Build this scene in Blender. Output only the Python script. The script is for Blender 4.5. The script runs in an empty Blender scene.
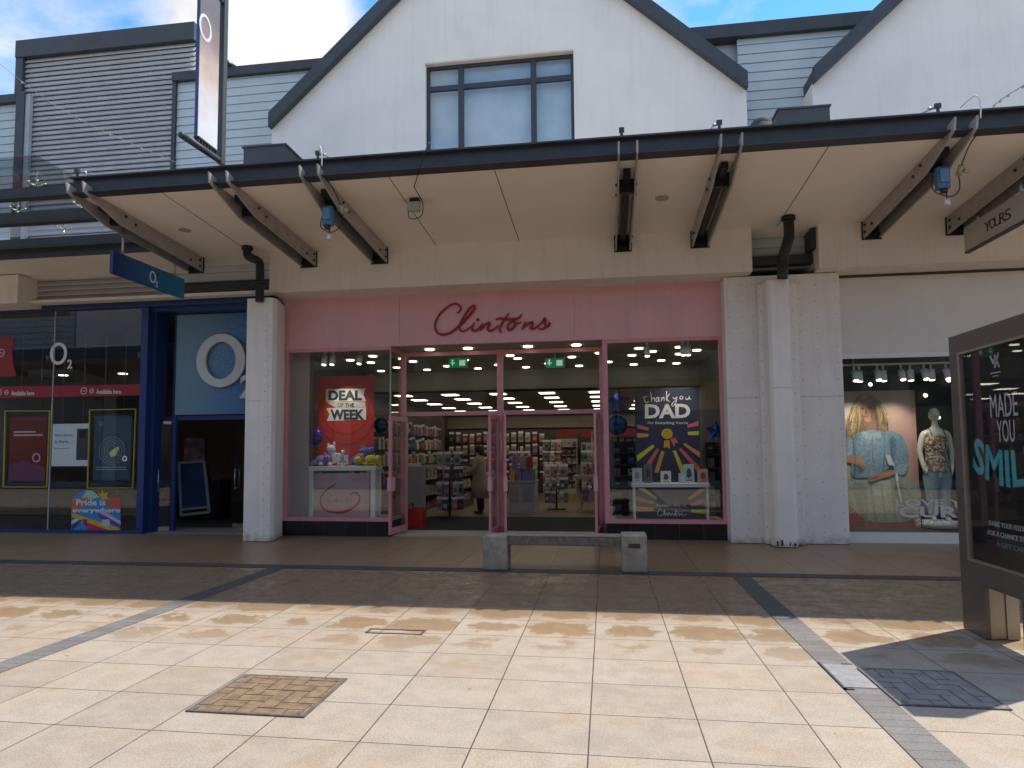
import bpy, bmesh, math, random
from mathutils import Vector, Matrix
R = random.Random(7)
rad = math.radians
sc = bpy.context.scene
COL = sc.collection
# ------------------------------------------------------------------ camera
CR = Vector((0.98904487, 0.14740891, -0.00780112))
CD = Vector((-0.01774067, 0.06623451, -0.99764636))
CF = Vector((-0.14654526, 0.98685541, 0.06812404))
FP, PX, PY, HH = 680.0, 504.133, 404.705, 1.6
cam = bpy.data.cameras.new('camera')
camo = bpy.data.objects.new('camera', cam); COL.objects.link(camo)
m = Matrix.Identity(4)
for i in range(3):
    m[i][0] = CR[i]; m[i][1] = -CD[i]; m[i][2] = -CF[i]
m[2][3] = HH
camo.matrix_world = m
cam.sensor_width = 36; cam.lens = FP / 1024 * 36
cam.shift_x = (512 - PX) / 1024; cam.shift_y = (PY - 384) / 1024
cam.clip_start = .05; cam.clip_end = 2000
sc.camera = camo
# ------------------------------------------------------------------ light
sun_dir = Vector((-.507, -.345, -1)).normalized()
w = bpy.data.worlds.new('World'); sc.world = w; w.use_nodes = True
nt = w.node_tree; nt.nodes.clear()
def N(nt, t, **k):
    n = nt.nodes.new(t)
    for a, b in k.items(): setattr(n, a, b)
    return n
out = N(nt, 'ShaderNodeOutputWorld'); bg = N(nt, 'ShaderNodeBackground')
sky = N(nt, 'ShaderNodeTexSky', sky_type='NISHITA', sun_disc=False)
sky.sun_elevation = math.asin(-sun_dir.z); sky.sun_rotation = math.atan2(-sun_dir.x, -sun_dir.y)
sky.air_density = 1.0; sky.dust_density = .1; sky.ozone_density = 2.0
bg.inputs[1].default_value = .15
tc = N(nt, 'ShaderNodeTexCoord'); mp = N(nt, 'ShaderNodeMapping'); mp.inputs['Scale'].default_value = (1.0, 1.0, 2.2)
mp.inputs['Location'].default_value = (.35, .1, .55)
nz = N(nt, 'ShaderNodeTexNoise'); nz.inputs['Scale'].default_value = 2.1; nz.inputs['Detail'].default_value = 9; nz.inputs['Roughness'].default_value = .58
nz.inputs['Distortion'].default_value = .25
rp = N(nt, 'ShaderNodeValToRGB'); rp.color_ramp.elements[0].position = .41; rp.color_ramp.elements[1].position = .60
mx = N(nt, 'ShaderNodeMixRGB'); mx.inputs[2].default_value = (4.7, 4.7, 4.75, 1)
cn2 = N(nt, 'ShaderNodeTexNoise'); cn2.inputs['Scale'].default_value = 7; cn2.inputs['Detail'].default_value = 6; nt.links.new(tc.outputs['Generated'], cn2.inputs[0])
cr2 = N(nt, 'ShaderNodeValToRGB'); cr2.color_ramp.elements[0].position = .35; cr2.color_ramp.elements[1].position = .6; cr2.color_ramp.elements[0].color = (2.7, 2.7, 2.8, 1); cr2.color_ramp.elements[1].color = (4.2, 4.1, 3.95, 1)
nt.links.new(cn2.outputs[0], cr2.inputs[0]); nt.links.new(cr2.outputs[0], mx.inputs[2])
L = nt.links.new
hs = N(nt, 'ShaderNodeHueSaturation'); hs.inputs['Saturation'].default_value = 1.3
def lobe(px, py, a, b, amp):
    dv = (CR * ((px - PX) / FP) + CD * ((py - PY) / FP) + CF).normalized()
    dt = N(nt, 'ShaderNodeVectorMath', operation='DOT_PRODUCT'); dt.inputs[1].default_value = dv; nt.links.new(tc.outputs['Generated'], dt.inputs[0])
    mr = N(nt, 'ShaderNodeMapRange', interpolation_type='SMOOTHSTEP'); mr.inputs[1].default_value = math.cos(rad(a)); mr.inputs[2].default_value = math.cos(rad(b)); mr.inputs[4].default_value = amp; nt.links.new(dt.outputs['Value'], mr.inputs[0]); return mr.outputs[0]
acc = None
L(tc.outputs['Generated'], mp.inputs[0]); L(mp.outputs[0], nz.inputs[0]); ad0 = nz.outputs[0]
for lb in (lobe(255, 20, 8.5, 2, .30), lobe(512, -60, 75, 35, -.155), lobe(20, 10, 9, 2, .12), lobe(700, 0, 7, 1, .05)):  # unseen cloud outside the view added as neutral fill; wide lobe clears the view
    ad = N(nt, 'ShaderNodeMath', operation='ADD'); L(ad0, ad.inputs[0]); L(lb, ad.inputs[1]); ad0 = ad.outputs[0]
L(ad0, rp.inputs[0]); L(sky.outputs[0], hs.inputs['Color'])
L(rp.outputs[0], mx.inputs[0]); L(hs.outputs[0], mx.inputs[1]); L(mx.outputs[0], bg.inputs[0]); L(bg.outputs[0], out.inputs[0])
sl = bpy.data.lights.new('sun', 'SUN'); sl.energy = 2.65; sl.angle = rad(.5); sl.color = (1, .93, .82)
so = bpy.data.objects.new('sun', sl); COL.objects.link(so); so.rotation_euler = sun_dir.to_track_quat('-Z', 'Y').to_euler(); so.location = (8, 6, 20)
sc.view_settings.view_transform = 'Standard'; sc.view_settings.look = 'None'
sc.view_settings.exposure = 1.05; sc.view_settings.gamma = 1; sc.view_settings.use_curve_mapping = False
sc.render.engine = 'CYCLES'
try:
    sc.cycles.max_bounces = 8; sc.cycles.transparent_max_bounces = 16; sc.cycles.sample_clamp_indirect = 6
    sc.cycles.use_denoising = True
except Exception: pass

# ------------------------------------------------------------------ measuring: a ray through the photo meets a real wall plane
def ray(px, py): return CR * ((px - PX) / FP) + CD * ((py - PY) / FP) + CF
def W(px, py, Y):
    d = ray(px, py); p = d * (Y / d.y); return Vector((p.x, Y, p.z + HH))
def WX(px, py, X):
    d = ray(px, py); p = d * (X / d.x); return Vector((X, p.y, p.z + HH))

# ------------------------------------------------------------------ materials
MATS = {}
def mat(name, col, rough=.6, metal=0, var=.08, vs=3., bump=0., bs=60., spec=.5, emit=None, es=0, col2=None, coat=0, streak=0, dirt=0):
    if name in MATS: return MATS[name]
    mm = bpy.data.materials.new(name); mm.use_nodes = True; t = mm.node_tree; b = t.nodes['Principled BSDF']
    b.inputs['Roughness'].default_value = rough; b.inputs['Metallic'].default_value = metal
    b.inputs['Specular IOR Level'].default_value = spec
    if coat: b.inputs['Coat Weight'].default_value = coat
    c = (*col, 1)
    co = N(t, 'ShaderNodeTexCoord')
    n = N(t, 'ShaderNodeTexNoise'); n.inputs['Scale'].default_value = vs; n.inputs['Detail'].default_value = 6
    t.links.new(co.outputs['Object'], n.inputs[0])
    r = N(t, 'ShaderNodeValToRGB'); r.color_ramp.elements[0].position = .3; r.color_ramp.elements[1].position = .7
    a = col2 or [min(1, v * (1 + var)) for v in col]
    r.color_ramp.elements[0].color = (*[v * (1 - var) for v in col], 1); r.color_ramp.elements[1].color = (*a, 1)
    t.links.new(n.outputs[0], r.inputs[0]); t.links.new(r.outputs[0], b.inputs['Base Color'])
    def lay(fac_out, k, dark):
        src = b.inputs['Base Color'].links[0].from_socket
        mm_ = N(t, 'ShaderNodeMath', operation='MULTIPLY'); mm_.inputs[1].default_value = k; t.links.new(fac_out, mm_.inputs[0])
        mc = N(t, 'ShaderNodeMixRGB'); mc.inputs[2].default_value = (*dark, 1); t.links.new(mm_.outputs[0], mc.inputs[0]); t.links.new(src, mc.inputs[1]); t.links.new(mc.outputs[0], b.inputs['Base Color'])
    if streak:
        mp_ = N(t, 'ShaderNodeMapping'); mp_.inputs['Scale'].default_value = (5, 5, .35); t.links.new(co.outputs['Object'], mp_.inputs[0])
        ns = N(t, 'ShaderNodeTexNoise'); ns.inputs['Scale'].default_value = 1.6; ns.inputs['Detail'].default_value = 7; ns.inputs['Roughness'].default_value = .65; t.links.new(mp_.outputs[0], ns.inputs[0])
        mr_ = N(t, 'ShaderNodeMapRange'); mr_.inputs[1].default_value = .52; mr_.inputs[2].default_value = .74; t.links.new(ns.outputs[0], mr_.inputs[0]); lay(mr_.outputs[0], streak, [v * .5 for v in (col[0], col[1] * .93, col[2] * .82)])
    if dirt:
        ge_ = N(t, 'ShaderNodeNewGeometry'); sp_ = N(t, 'ShaderNodeSeparateXYZ'); t.links.new(ge_.outputs['Position'], sp_.inputs[0])
        ns = N(t, 'ShaderNodeTexNoise'); ns.inputs['Scale'].default_value = 9; ns.inputs['Detail'].default_value = 7; t.links.new(co.outputs['Object'], ns.inputs[0])
        ma_ = N(t, 'ShaderNodeMath', operation='MULTIPLY_ADD'); ma_.inputs[1].default_value = .9; t.links.new(ns.outputs[0], ma_.inputs[0]); 
        sb_ = N(t, 'ShaderNodeMath', operation='MULTIPLY'); sb_.inputs[1].default_value = -2.2; t.links.new(sp_.outputs[2], sb_.inputs[0]); t.links.new(sb_.outputs[0], ma_.inputs[2])
        mr_ = N(t, 'ShaderNodeMapRange'); mr_.inputs[1].default_value = .1; mr_.inputs[2].default_value = .6; t.links.new(ma_.outputs[0], mr_.inputs[0]); lay(mr_.outputs[0], dirt, (.16, .12, .09))
    if bump:
        n2 = N(t, 'ShaderNodeTexNoise'); n2.inputs['Scale'].default_value = bs; n2.inputs['Detail'].default_value = 5
        t.links.new(co.outputs['Object'], n2.inputs[0])
        bp = N(t, 'ShaderNodeBump'); bp.inputs['Strength'].default_value = bump; bp.inputs['Distance'].default_value = .01
        t.links.new(n2.outputs[0], bp.inputs['Height']); t.links.new(bp.outputs[0], b.inputs['Normal'])
    if emit:
        b.inputs['Emission Color'].default_value = (*emit, 1); b.inputs['Emission Strength'].default_value = es
    MATS[name] = mm; return mm
def glassmat(name, tint=(.93, .96, .95), ior=1.5, mul=1.5, rough=.0):
    mm = bpy.data.materials.new(name); mm.use_nodes = True; t = mm.node_tree; t.nodes.clear()
    o = N(t, 'ShaderNodeOutputMaterial'); mi = N(t, 'ShaderNodeMixShader'); tr = N(t, 'ShaderNodeBsdfTransparent'); g = N(t, 'ShaderNodeBsdfGlossy')
    tr.inputs[0].default_value = (*tint, 1); g.inputs['Roughness'].default_value = rough
    fr = N(t, 'ShaderNodeFresnel'); ge = N(t, 'ShaderNodeNewGeometry'); bk = N(t, 'ShaderNodeMath', operation='MULTIPLY_ADD'); bk.inputs[1].default_value = 1 / ior - ior; bk.inputs[2].default_value = ior; t.links.new(ge.outputs['Backfacing'], bk.inputs[0]); t.links.new(bk.outputs[0], fr.inputs[0]); ma = N(t, 'ShaderNodeMath', operation='MULTIPLY', use_clamp=True); ma.inputs[1].default_value = mul
    t.links.new(fr.outputs[0], ma.inputs[0]); t.links.new(ma.outputs[0], mi.inputs[0]); t.links.new(tr.outputs[0], mi.inputs[1]); t.links.new(g.outputs[0], mi.inputs[2]); t.links.new(mi.outputs[0], o.inputs[0])
    return mm
GLASS = glassmat('shop_glass'); GLASSD = glassmat('dark_shop_glass', (.80, .82, .85), 1.5, 1.35); GLASSC = glassmat('canopy_glass', (.86, .90, .89), 1.5, 1.5)
RENDER_W = mat('white_render', (.80, .74, .675), .85, var=.05, vs=1.2, bump=.7, bs=45, streak=.16)
BULK = mat('cream_panel', (.80, .73, .64), .8, var=.04, vs=1.5, bump=.1, bs=30, streak=.22)
SOFF = mat('soffit_board', (.88, .79, .69), .75, var=.05, vs=1., streak=.0)
NAVY = mat('dark_steel', (.034, .038, .043), .5, var=.2, vs=4, bump=.05)
TRIM = mat('roof_trim_slate', (.042, .050, .060), .6, var=.12, vs=3)
BLACK = mat('black_metal', (.012, .012, .014), .45, var=.2)
STEEL = mat('brown_grey_steel', (.40, .36, .34), .5, metal=.1, var=.14, vs=6, streak=.0)
SIDE = mat('blue_grey_siding', (.50, .55, .56), .6, var=.05, vs=2)
LOUV = mat('mauve_louvre', (.46, .44, .44), .45, metal=.0, var=.08)
CASE = mat('off_white_casing', (.84, .785, .72), .45, var=.05, vs=2., streak=.25, dirt=.7, bump=.08, bs=6)
RIVET = mat('rivet', (.28, .26, .25), .4, metal=.5)
PINK = mat('pink_paint', (.78, .42, .43), .32, var=.05, vs=1.5, coat=.25, streak=.15, bump=.04, bs=3)
PINKD = mat('pink_frame', (.70, .30, .32), .35, var=.08, vs=8, dirt=.3)
RED = mat('sign_red', (.36, .008, .03), .35, var=.05)
WHITE = mat('white_paint', (.78, .77, .75), .5, var=.03)
O2B = mat('deep_blue_frame', (.02, .045, .17), .35, var=.06)
CONC = mat('bench_concrete', (.33, .29, .24), .85, var=.28, vs=9, bump=.7, bs=40, streak=.4, dirt=.6)
WOOD = mat('weathered_seat', (.17, .14, .12), .8, var=.45, vs=14, bump=.4, bs=60)
TILE = mat('black_tile', (.018, .018, .022), .18, var=.15)
CLEARW = mat('interior_wall', (.34, .30, .26), .8)
CEILM = mat('shop_ceiling', (.34, .31, .27), .8, var=.03)
LITE = mat('ceiling_lamp', (.9, .9, .85), emit=(1, .90, .72), es=2.8)
def flatm(col, rough=.55):
    k = 'ink_%02x%02x%02x' % tuple(int(max(0, min(1, c)) * 255) for c in col)
    return mat(k, col, rough, var=.03)

# ------------------------------------------------------------------ object helpers
ORG = {}
SPLIT = {'bolt', 'collar', 'side_panel', 'fin', 'shoe', 'eye', 'paw', 'hanger', 'hanging_wire', 'lifting_eye', 'coping', 'arm', 'foot', 'strap', 'side_wall', 'trouser_leg', 'pane', 'roof_trim', 'fascia_panel', 'back_leg', 'edge_beam_', 'seam', 'reveal', 'rail', 'soffit_joint'}
def tag(o, label=None, cat=None, group=None, kind=None):
    if label: o['label'] = label
    if cat: o['category'] = cat
    if group: o['group'] = group
    if kind: o['kind'] = kind
    return o
def thing(name, label, cat, loc=(0, 0, 0), group=None, kind=None):
    o = bpy.data.objects.new(name, None); COL.objects.link(o); o.location = loc; o.empty_display_size = .1
    ORG[o.name] = Vector(loc); return tag(o, label, cat, group, kind)
class MB:
    """mesh builder in world coordinates"""
    def __init__(s): s.v = []; s.f = []; s.mi = []; s.mats = []; s.sm = []
    def mid(s, m):
        if m not in s.mats: s.mats.append(m)
        return s.mats.index(m)
    def poly(s, pts, m=None, smooth=False):
        k = len(s.v); s.v += [Vector(p) for p in pts]; s.f.append(list(range(k, k + len(pts)))); s.mi.append(m); s.sm.append(smooth); return s
    def mesh(s, vs, fs, m=None, smooth=False):
        k = len(s.v); s.v += [Vector(p) for p in vs]
        for f in fs: s.f.append([k + i for i in f]); s.mi.append(m); s.sm.append(smooth)
        return s
    def box(s, x0, x1, y0, y1, z0, z1, m=None):
        v = [(x, y, z) for x in (x0, x1) for y in (y0, y1) for z in (z0, z1)]
        return s.mesh(v, [(0, 1, 3, 2), (4, 6, 7, 5), (0, 4, 5, 1), (2, 3, 7, 6), (0, 2, 6, 4), (1, 5, 7, 3)], m)
    def prism(s, pts, d, m=None):
        d = Vector(d); n = len(pts); v = [Vector(p) for p in pts]; v += [p + d for p in v]
        s.mesh(v, [tuple(range(n))[::-1], tuple(range(n, 2 * n))] + [(i, (i + 1) % n, n + (i + 1) % n, n + i) for i in range(n)], m); return s
    def bar(s, a, b, wd, h=None, m=None, up=(0, 0, 1)):
        a = Vector(a); b = Vector(b); h = h or wd; d = (b - a).normalized(); u = Vector(up)
        if abs(d.dot(u)) > .98: u = Vector((0, 1, 0))
        r = d.cross(u).normalized() * wd / 2; q = r.cross(d).normalized() * h / 2
        v = [p + i * r + j * q for p in (a, b) for i, j in ((-1, -1), (1, -1), (1, 1), (-1, 1))]
        return s.mesh(v, [(3, 2, 1, 0), (4, 5, 6, 7)] + [(i, (i + 1) % 4, 4 + (i + 1) % 4, 4 + i) for i in range(4)], m)
    def tube(s, pts, r, m=None, n=10, caps=True, flat=1.0, axis=None):
        pts = [Vector(p) for p in pts]; rs = r if isinstance(r, (list, tuple)) else [r] * len(pts)
        vs = []; fs = []; ref = None
        for i, p in enumerate(pts):
            d = (pts[min(i + 1, len(pts) - 1)] - pts[max(i - 1, 0)]).normalized()
            u = Vector(axis) if axis else (ref if ref is not None else (Vector((0, 0, 1)) if abs(d.z) < .9 else Vector((0, 1, 0))))
            a = d.cross(u); a = a.normalized() if a.length > 1e-5 else Vector((1, 0, 0)); b2 = a.cross(d).normalized(); ref = b2
            for k in range(n):
                t = 2 * math.pi * k / n; vs.append(p + a * math.cos(t) * rs[i] + b2 * math.sin(t) * rs[i] * flat)
        for i in range(len(pts) - 1):
            for k in range(n): fs.append((i * n + k, i * n + (k + 1) % n, (i + 1) * n + (k + 1) % n, (i + 1) * n + k))
        s.mesh(vs, fs, m, True)
        if caps: s.poly(vs[:n][::-1], m); s.poly(vs[-n:], m)
        return s
    def ball(s, c, r, m=None, sc3=(1, 1, 1), n=12, rot=None):
        c = Vector(c); vs = []; fs = []; h = n // 2 + 1
        for i in range(h + 1):
            for k in range(n):
                a = math.pi * i / h; b = 2 * math.pi * k / n
                p = Vector((math.sin(a) * math.cos(b) * r * sc3[0], math.sin(a) * math.sin(b) * r * sc3[1], math.cos(a) * r * sc3[2]))
                if rot: p = rot @ p
                vs.append(c + p)
        for i in range(h):
            for k in range(n): fs.append((i * n + k, (i + 1) * n + k, (i + 1) * n + (k + 1) % n, i * n + (k + 1) % n))
        return s.mesh(vs, fs, m, True)
    def disc(s, c, r, nrm, th, m=None, n=20, r2=None):
        c = Vector(c); nv = Vector(nrm).normalized(); u = nv.orthogonal().normalized(); v = nv.cross(u)
        pts = [c + (u * math.cos(t) + v * math.sin(t)) * r for t in [2 * math.pi * k / n for k in range(n)]]
        return s.prism(pts, nv * th, m)
    def ring(s, c, ro, ri, u, v, th, m=None, n=32, sx=1, sz=1, ix=None, iz=None):
        """flat ring with outer/inner ellipse, extruded th along u x v"""
        c = Vector(c); u = Vector(u); v = Vector(v); nv = u.cross(v).normalized() * th
        vs = []
        for q in (Vector((0, 0, 0)), nv):
            for (a, b) in ((ro * sx, ro * sz), (ri * (ix or sx), ri * (iz or sz))):
                vs += [c + u * math.cos(t) * a + v * math.sin(t) * b + q for t in [2 * math.pi * k / n for k in range(n)]]
        fs = []
        for k in range(n):
            j = (k + 1) % n
            fs += [(k, j, n + j, n + k), (2 * n + k, 3 * n + k, 3 * n + j, 2 * n + j), (k, 2 * n + k, 2 * n + j, j), (n + k, n + j, 3 * n + j, 3 * n + k)]
        return s.mesh(vs, fs, m)
    def build(s, name, m=None, parent=None, label=None, bevel=0):
        if name in SPLIT and s.f:
            par = list(range(len(s.v)))
            def fd(i):
                while par[i] != i: par[i] = par[par[i]]; i = par[i]
                return i
            for f in s.f:
                for i in f[1:]: par[fd(i)] = fd(f[0])
            key = {}
            loc = {}
            for i, v in enumerate(s.v):
                q_ = (round(v.x, 5), round(v.y, 5), round(v.z, 5))
                if q_ in loc: par[fd(i)] = fd(loc[q_])
                else: loc[q_] = i
            for k, f in enumerate(s.f): key.setdefault(fd(f[0]), []).append(k)
            if len(key) > 1:
                first = None
                for ks in key.values():
                    mb = MB(); mp_ = {}
                    for k in ks:
                        idx = []
                        for i in s.f[k]:
                            if i not in mp_: mp_[i] = len(mb.v); mb.v.append(s.v[i])
                            idx.append(mp_[i])
                        mb.f.append(idx); mb.mi.append(s.mi[k]); mb.sm.append(s.sm[k])
                    o = mb._build(name, m, parent, label, bevel); first = first or o
                return first
        return s._build(name, m, parent, label, bevel)
    def _build(s, name, m=None, parent=None, label=None, bevel=0):
        org = ORG.get(parent.name, Vector()) if parent else Vector()
        me = bpy.data.meshes.new(name); me.from_pydata([tuple(v - org) for v in s.v], [], s.f)
        ml = []
        for i, q in enumerate(s.mi):
            q = q or m
            if q not in ml: ml.append(q)
        for q in ml: me.materials.append(q)
        for i, p in enumerate(me.polygons): p.material_index = ml.index(s.mi[i] or m); p.use_smooth = s.sm[i]
        bm = bmesh.new(); bm.from_mesh(me)
        bmesh.ops.remove_doubles(bm, verts=bm.verts, dist=1e-5) if bevel == 0 and any(s.sm) else None
        if not any(s.sm) : bmesh.ops.recalc_face_normals(bm, faces=bm.faces)
        bm.to_mesh(me); bm.free()
        o = bpy.data.objects.new(name, me); COL.objects.link(o)
        if parent: o.parent = parent
        ORG[o.name] = org
        if bevel:
            b = o.modifiers.new('bevel', 'BEVEL'); b.width = bevel; b.segments = 2; b.limit_method = 'ANGLE'
        if label: o['label'] = label
        return o
def copy_tree(o, loc=None, parent=None, label=None, group=None):
    c = o.copy(); COL.objects.link(c); ORG[c.name] = Vector(loc) if loc is not None else ORG.get(o.name, Vector())
    if parent: c.parent = parent
    if loc is not None: c.location = loc
    if label: c['label'] = label
    if group: c['group'] = group
    for ch in list(o.children): copy_tree(ch, parent=c)
    return c
def smooth(pts, k=6, closed=False):
    P = [Vector(p) for p in pts]; o = []
    n = len(P)
    rng = range(n) if closed else range(n - 1)
    for i in rng:
        if closed: a, b, c, d = P[i - 1], P[i], P[(i + 1) % n], P[(i + 2) % n]
        else: a, b, c, d = P[max(i - 1, 0)], P[i], P[i + 1], P[min(i + 2, n - 1)]
        for j in range(k):
            t = j / k
            o.append(.5 * ((2 * b) + (c - a) * t + (2 * a - 5 * b + 4 * c - d) * t * t + (3 * b - a - 3 * c + d) * t ** 3))
    if not closed: o.append(P[-1])
    return o
_tx = {}
def text_geo(s, bold):
    k = (s, bold)
    if k in _tx: return _tx[k]
    cu = bpy.data.curves.new('t', 'FONT'); cu.body = s; cu.offset = bold; cu.resolution_u = 3
    ob = bpy.data.objects.new('t', cu); COL.objects.link(ob); bpy.context.view_layer.update()
    dg = bpy.context.evaluated_depsgraph_get(); me = bpy.data.meshes.new_from_object(ob.evaluated_get(dg))
    vs = [v.co.copy() for v in me.vertices]; fs = [tuple(p.vertices) for p in me.polygons]
    bpy.data.objects.remove(ob); bpy.data.meshes.remove(me)
    x0 = min(v.x for v in vs); x1 = max(v.x for v in vs); y0 = min(v.y for v in vs); y1 = max(v.y for v in vs)
    r = ([((v.x - x0) / (x1 - x0), (v.y - y0) / (y1 - y0)) for v in vs], fs); _tx[k] = r; return r
def text(mb, s, ll, lr, ul, m, bold=0., th=.004, warp=None):
    """writes s into the parallelogram lower-left, lower-right, upper-left; the thin extrusion rises to the reader"""
    ll, lr, ul = Vector(ll), Vector(lr), Vector(ul); u = lr - ll; v = ul - ll; nv = u.cross(v).normalized() * th
    pv, fs = text_geo(s, bold)
    f = (lambda a, b: ll + u * a + v * b) if not warp else warp
    V = [f(a, b) for a, b in pv]; n = len(V)
    mb.mesh([p + nv for p in V], fs, m)
    cnt = {}
    for q in fs:
        for i in range(len(q)):
            e = (q[i], q[(i + 1) % len(q)]); k = tuple(sorted(e)); cnt.setdefault(k, []).append(e)
    for k, e in cnt.items():
        if len(e) == 1:
            a, b = e[0]; mb.mesh([V[a], V[b], V[b] + nv, V[a] + nv], [(0, 1, 2, 3)], m)
def textp(mb, s, x0, x1, ytop, ybot, Y, m, bold=0., th=.004, yr=0):
    """text box by photo measure on wall plane Y (yr: how much lower the right end is)"""
    text(mb, s, W(x0, ybot, Y), W(x1, ybot + yr, Y), W(x0, ytop, Y), m, bold, th)
def stroke(mb, pts, Y, r, m, z=None, k=5, flat=.4):
    P = smooth([W(a, b, Y) for a, b in pts], k); n = len(P)
    rr = [r * (.55 + .45 * math.sin(math.pi * min(1, max(0, (i + .6) / n)))) for i in range(n)]
    mb.tube(P, rr, m, n=6, flat=flat, axis=(0, 1, 0))
# ------------------------------------------------------------------ ground
def paving(name, bw, bh, ox, oy, c1, c2, mortar, stains_shade=True, ms=.005, rough=.62, wet_shade=False):
    mm = bpy.data.materials.new(name); mm.use_nodes = True; t = mm.node_tree; b = t.nodes['Principled BSDF']; l = t.links.new
    def M(op, a, bb=None, c=None, clamp=False):
        n = N(t, 'ShaderNodeMath', operation=op, use_clamp=clamp)
        for i, v in enumerate((a, bb, c)):
            if v is None: continue
            if isinstance(v, (int, float)): n.inputs[i].default_value = v
            else: l(v, n.inputs[i])
        return n.outputs[0]
    def noise(sc_, det=5, rg=.55):
        n = N(t, 'ShaderNodeTexNoise'); n.inputs['Scale'].default_value = sc_; n.inputs['Detail'].default_value = det; n.inputs['Roughness'].default_value = rg
        l(co.outputs['Object'], n.inputs[0]); return n.outputs[0]
    def ramp(v, a, bb):
        n = N(t, 'ShaderNodeMapRange', interpolation_type='SMOOTHSTEP'); n.inputs[1].default_value = a; n.inputs[2].default_value = bb; l(v, n.inputs[0]); return n.outputs[0]
    def mixc(f, a, bb, bt='MIX'):
        n = N(t, 'ShaderNodeMixRGB', blend_type=bt)
        for i, v in enumerate((f, a, bb)):
            if isinstance(v, (int, float)): n.inputs[i].default_value = v
            elif isinstance(v, tuple): n.inputs[i].default_value = (*v, 1)
            else: l(v, n.inputs[i])
        return n.outputs[0]
    co = N(t, 'ShaderNodeTexCoord'); sx = N(t, 'ShaderNodeSeparateXYZ'); l(co.outputs['Object'], sx.inputs[0])
    X = sx.outputs[0]; Y = sx.outputs[1]
    mp = N(t, 'ShaderNodeMapping'); mp.inputs['Location'].default_value = (ox, oy, 0); l(co.outputs['Object'], mp.inputs[0])
    br = N(t, 'ShaderNodeTexBrick', offset=0.0, squash=1.0); br.inputs['Scale'].default_value = 1
    br.inputs['Brick Width'].default_value = bw; br.inputs['Row Height'].default_value = bh; br.inputs['Mortar Size'].default_value = ms; br.inputs['Mortar Smooth'].default_value = .15; br.inputs['Bias'].default_value = 0
    br.inputs['Color1'].default_value = (*c1, 1); br.inputs['Color2'].default_value = (*c2, 1); br.inputs['Mortar'].default_value = (*c1, 1)
    l(mp.outputs[0], br.inputs[0])
    col = br.outputs[0]
    n1 = noise(1.1, 6); n2 = noise(95, 4, .75); n3 = noise(5, 7, .62); n5 = noise(22, 6, .7)
    if stains_shade:
        col = mixc(M('MULTIPLY', ramp(n1, .42, .66), .42), col, (.47, .325, .185))           # ochre tinge
        col = mixc(M('MULTIPLY', ramp(n3, .55, .8), .35), col, (.33, .29, .25))
    col = mixc(M('MULTIPLY', ramp(n2, .44, .60), .6), col, tuple(v * .40 for v in c1))
    col = mixc(M('MULTIPLY', ramp(n5, .45, .72), .22), col, tuple(v * .55 for v in c1))
    col = mixc(M('MULTIPLY', ramp(n3, .40, .62), .18), col, tuple(min(1, v * 1.35) for v in c1))
    if wet_shade:
        wet_shade_fac = M('MULTIPLY', ramp(M('ADD', Y, M('MULTIPLY', M('SUBTRACT', n3, .5), .9)), 6.5, 7.1), .85)  # canopy shade and damp darkened into the sett colour
        col = mixc(wet_shade_fac, col, tuple(v * .22 for v in c1))
    rg = None
    if stains_shade:
        u = M('FRACT', M('DIVIDE', M('ADD', X, ox), bw)); v = M('FRACT', M('DIVIDE', M('ADD', Y, oy), bh))
        cu = M('FLOOR', M('DIVIDE', M('ADD', X, ox), bw)); cv = M('FLOOR', M('DIVIDE', M('ADD', Y, oy), bh))
        cx = N(t, 'ShaderNodeCombineXYZ'); l(cu, cx.inputs[0]); l(cv, cx.inputs[1]); wn = N(t, 'ShaderNodeTexWhiteNoise', noise_dimensions='2D'); l(cx.outputs[0], wn.inputs[0])
        du = M('POWER', M('DIVIDE', M('SUBTRACT', u, .52), .42), 2); dv = M('POWER', M('DIVIDE', M('SUBTRACT', v, .5), .36), 2)
        d = M('ADD', M('ADD', du, dv), M('ADD', M('MULTIPLY', M('SUBTRACT', n3, .5), 5.0), M('MULTIPLY', M('SUBTRACT', n5, .5), 2.2)))
        # damp spots thicken towards the strip below the canopy
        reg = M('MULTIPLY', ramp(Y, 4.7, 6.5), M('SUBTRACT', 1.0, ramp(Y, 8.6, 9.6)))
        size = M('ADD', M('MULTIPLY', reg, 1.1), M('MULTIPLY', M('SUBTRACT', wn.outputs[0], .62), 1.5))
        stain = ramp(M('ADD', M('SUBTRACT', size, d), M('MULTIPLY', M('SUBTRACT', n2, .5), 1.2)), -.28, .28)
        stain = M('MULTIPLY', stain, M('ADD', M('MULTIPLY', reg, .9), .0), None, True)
        damp_shade = M('MULTIPLY', M('MULTIPLY', ramp(M('ADD', Y, M('MULTIPLY', M('SUBTRACT', n3, .5), 1.2)), 6.4, 7.2), .95), M('ADD', .72, M('MULTIPLY', n3, .5)), None, True)  # canopy shade painted into the slab colour along with the damp
        stain = M('MAXIMUM', stain, damp_shade)  # from here the stain mask also carries the painted canopy shade
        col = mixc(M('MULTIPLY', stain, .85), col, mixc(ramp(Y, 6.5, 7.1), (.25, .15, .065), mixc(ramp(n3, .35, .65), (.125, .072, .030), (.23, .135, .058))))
        # rusty leaf-like specks
        n4 = noise(9, 2, .4); col = mixc(M('MULTIPLY', ramp(n4, .76, .78), .6), col, (.22, .10, .04))
        vo = N(t, 'ShaderNodeTexVoronoi'); vo.inputs['Scale'].default_value = 2.6; l(co.outputs['Object'], vo.inputs[0])
        vs_ = N(t, 'ShaderNodeSeparateXYZ'); l(vo.outputs['Color'], vs_.inputs[0])
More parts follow.
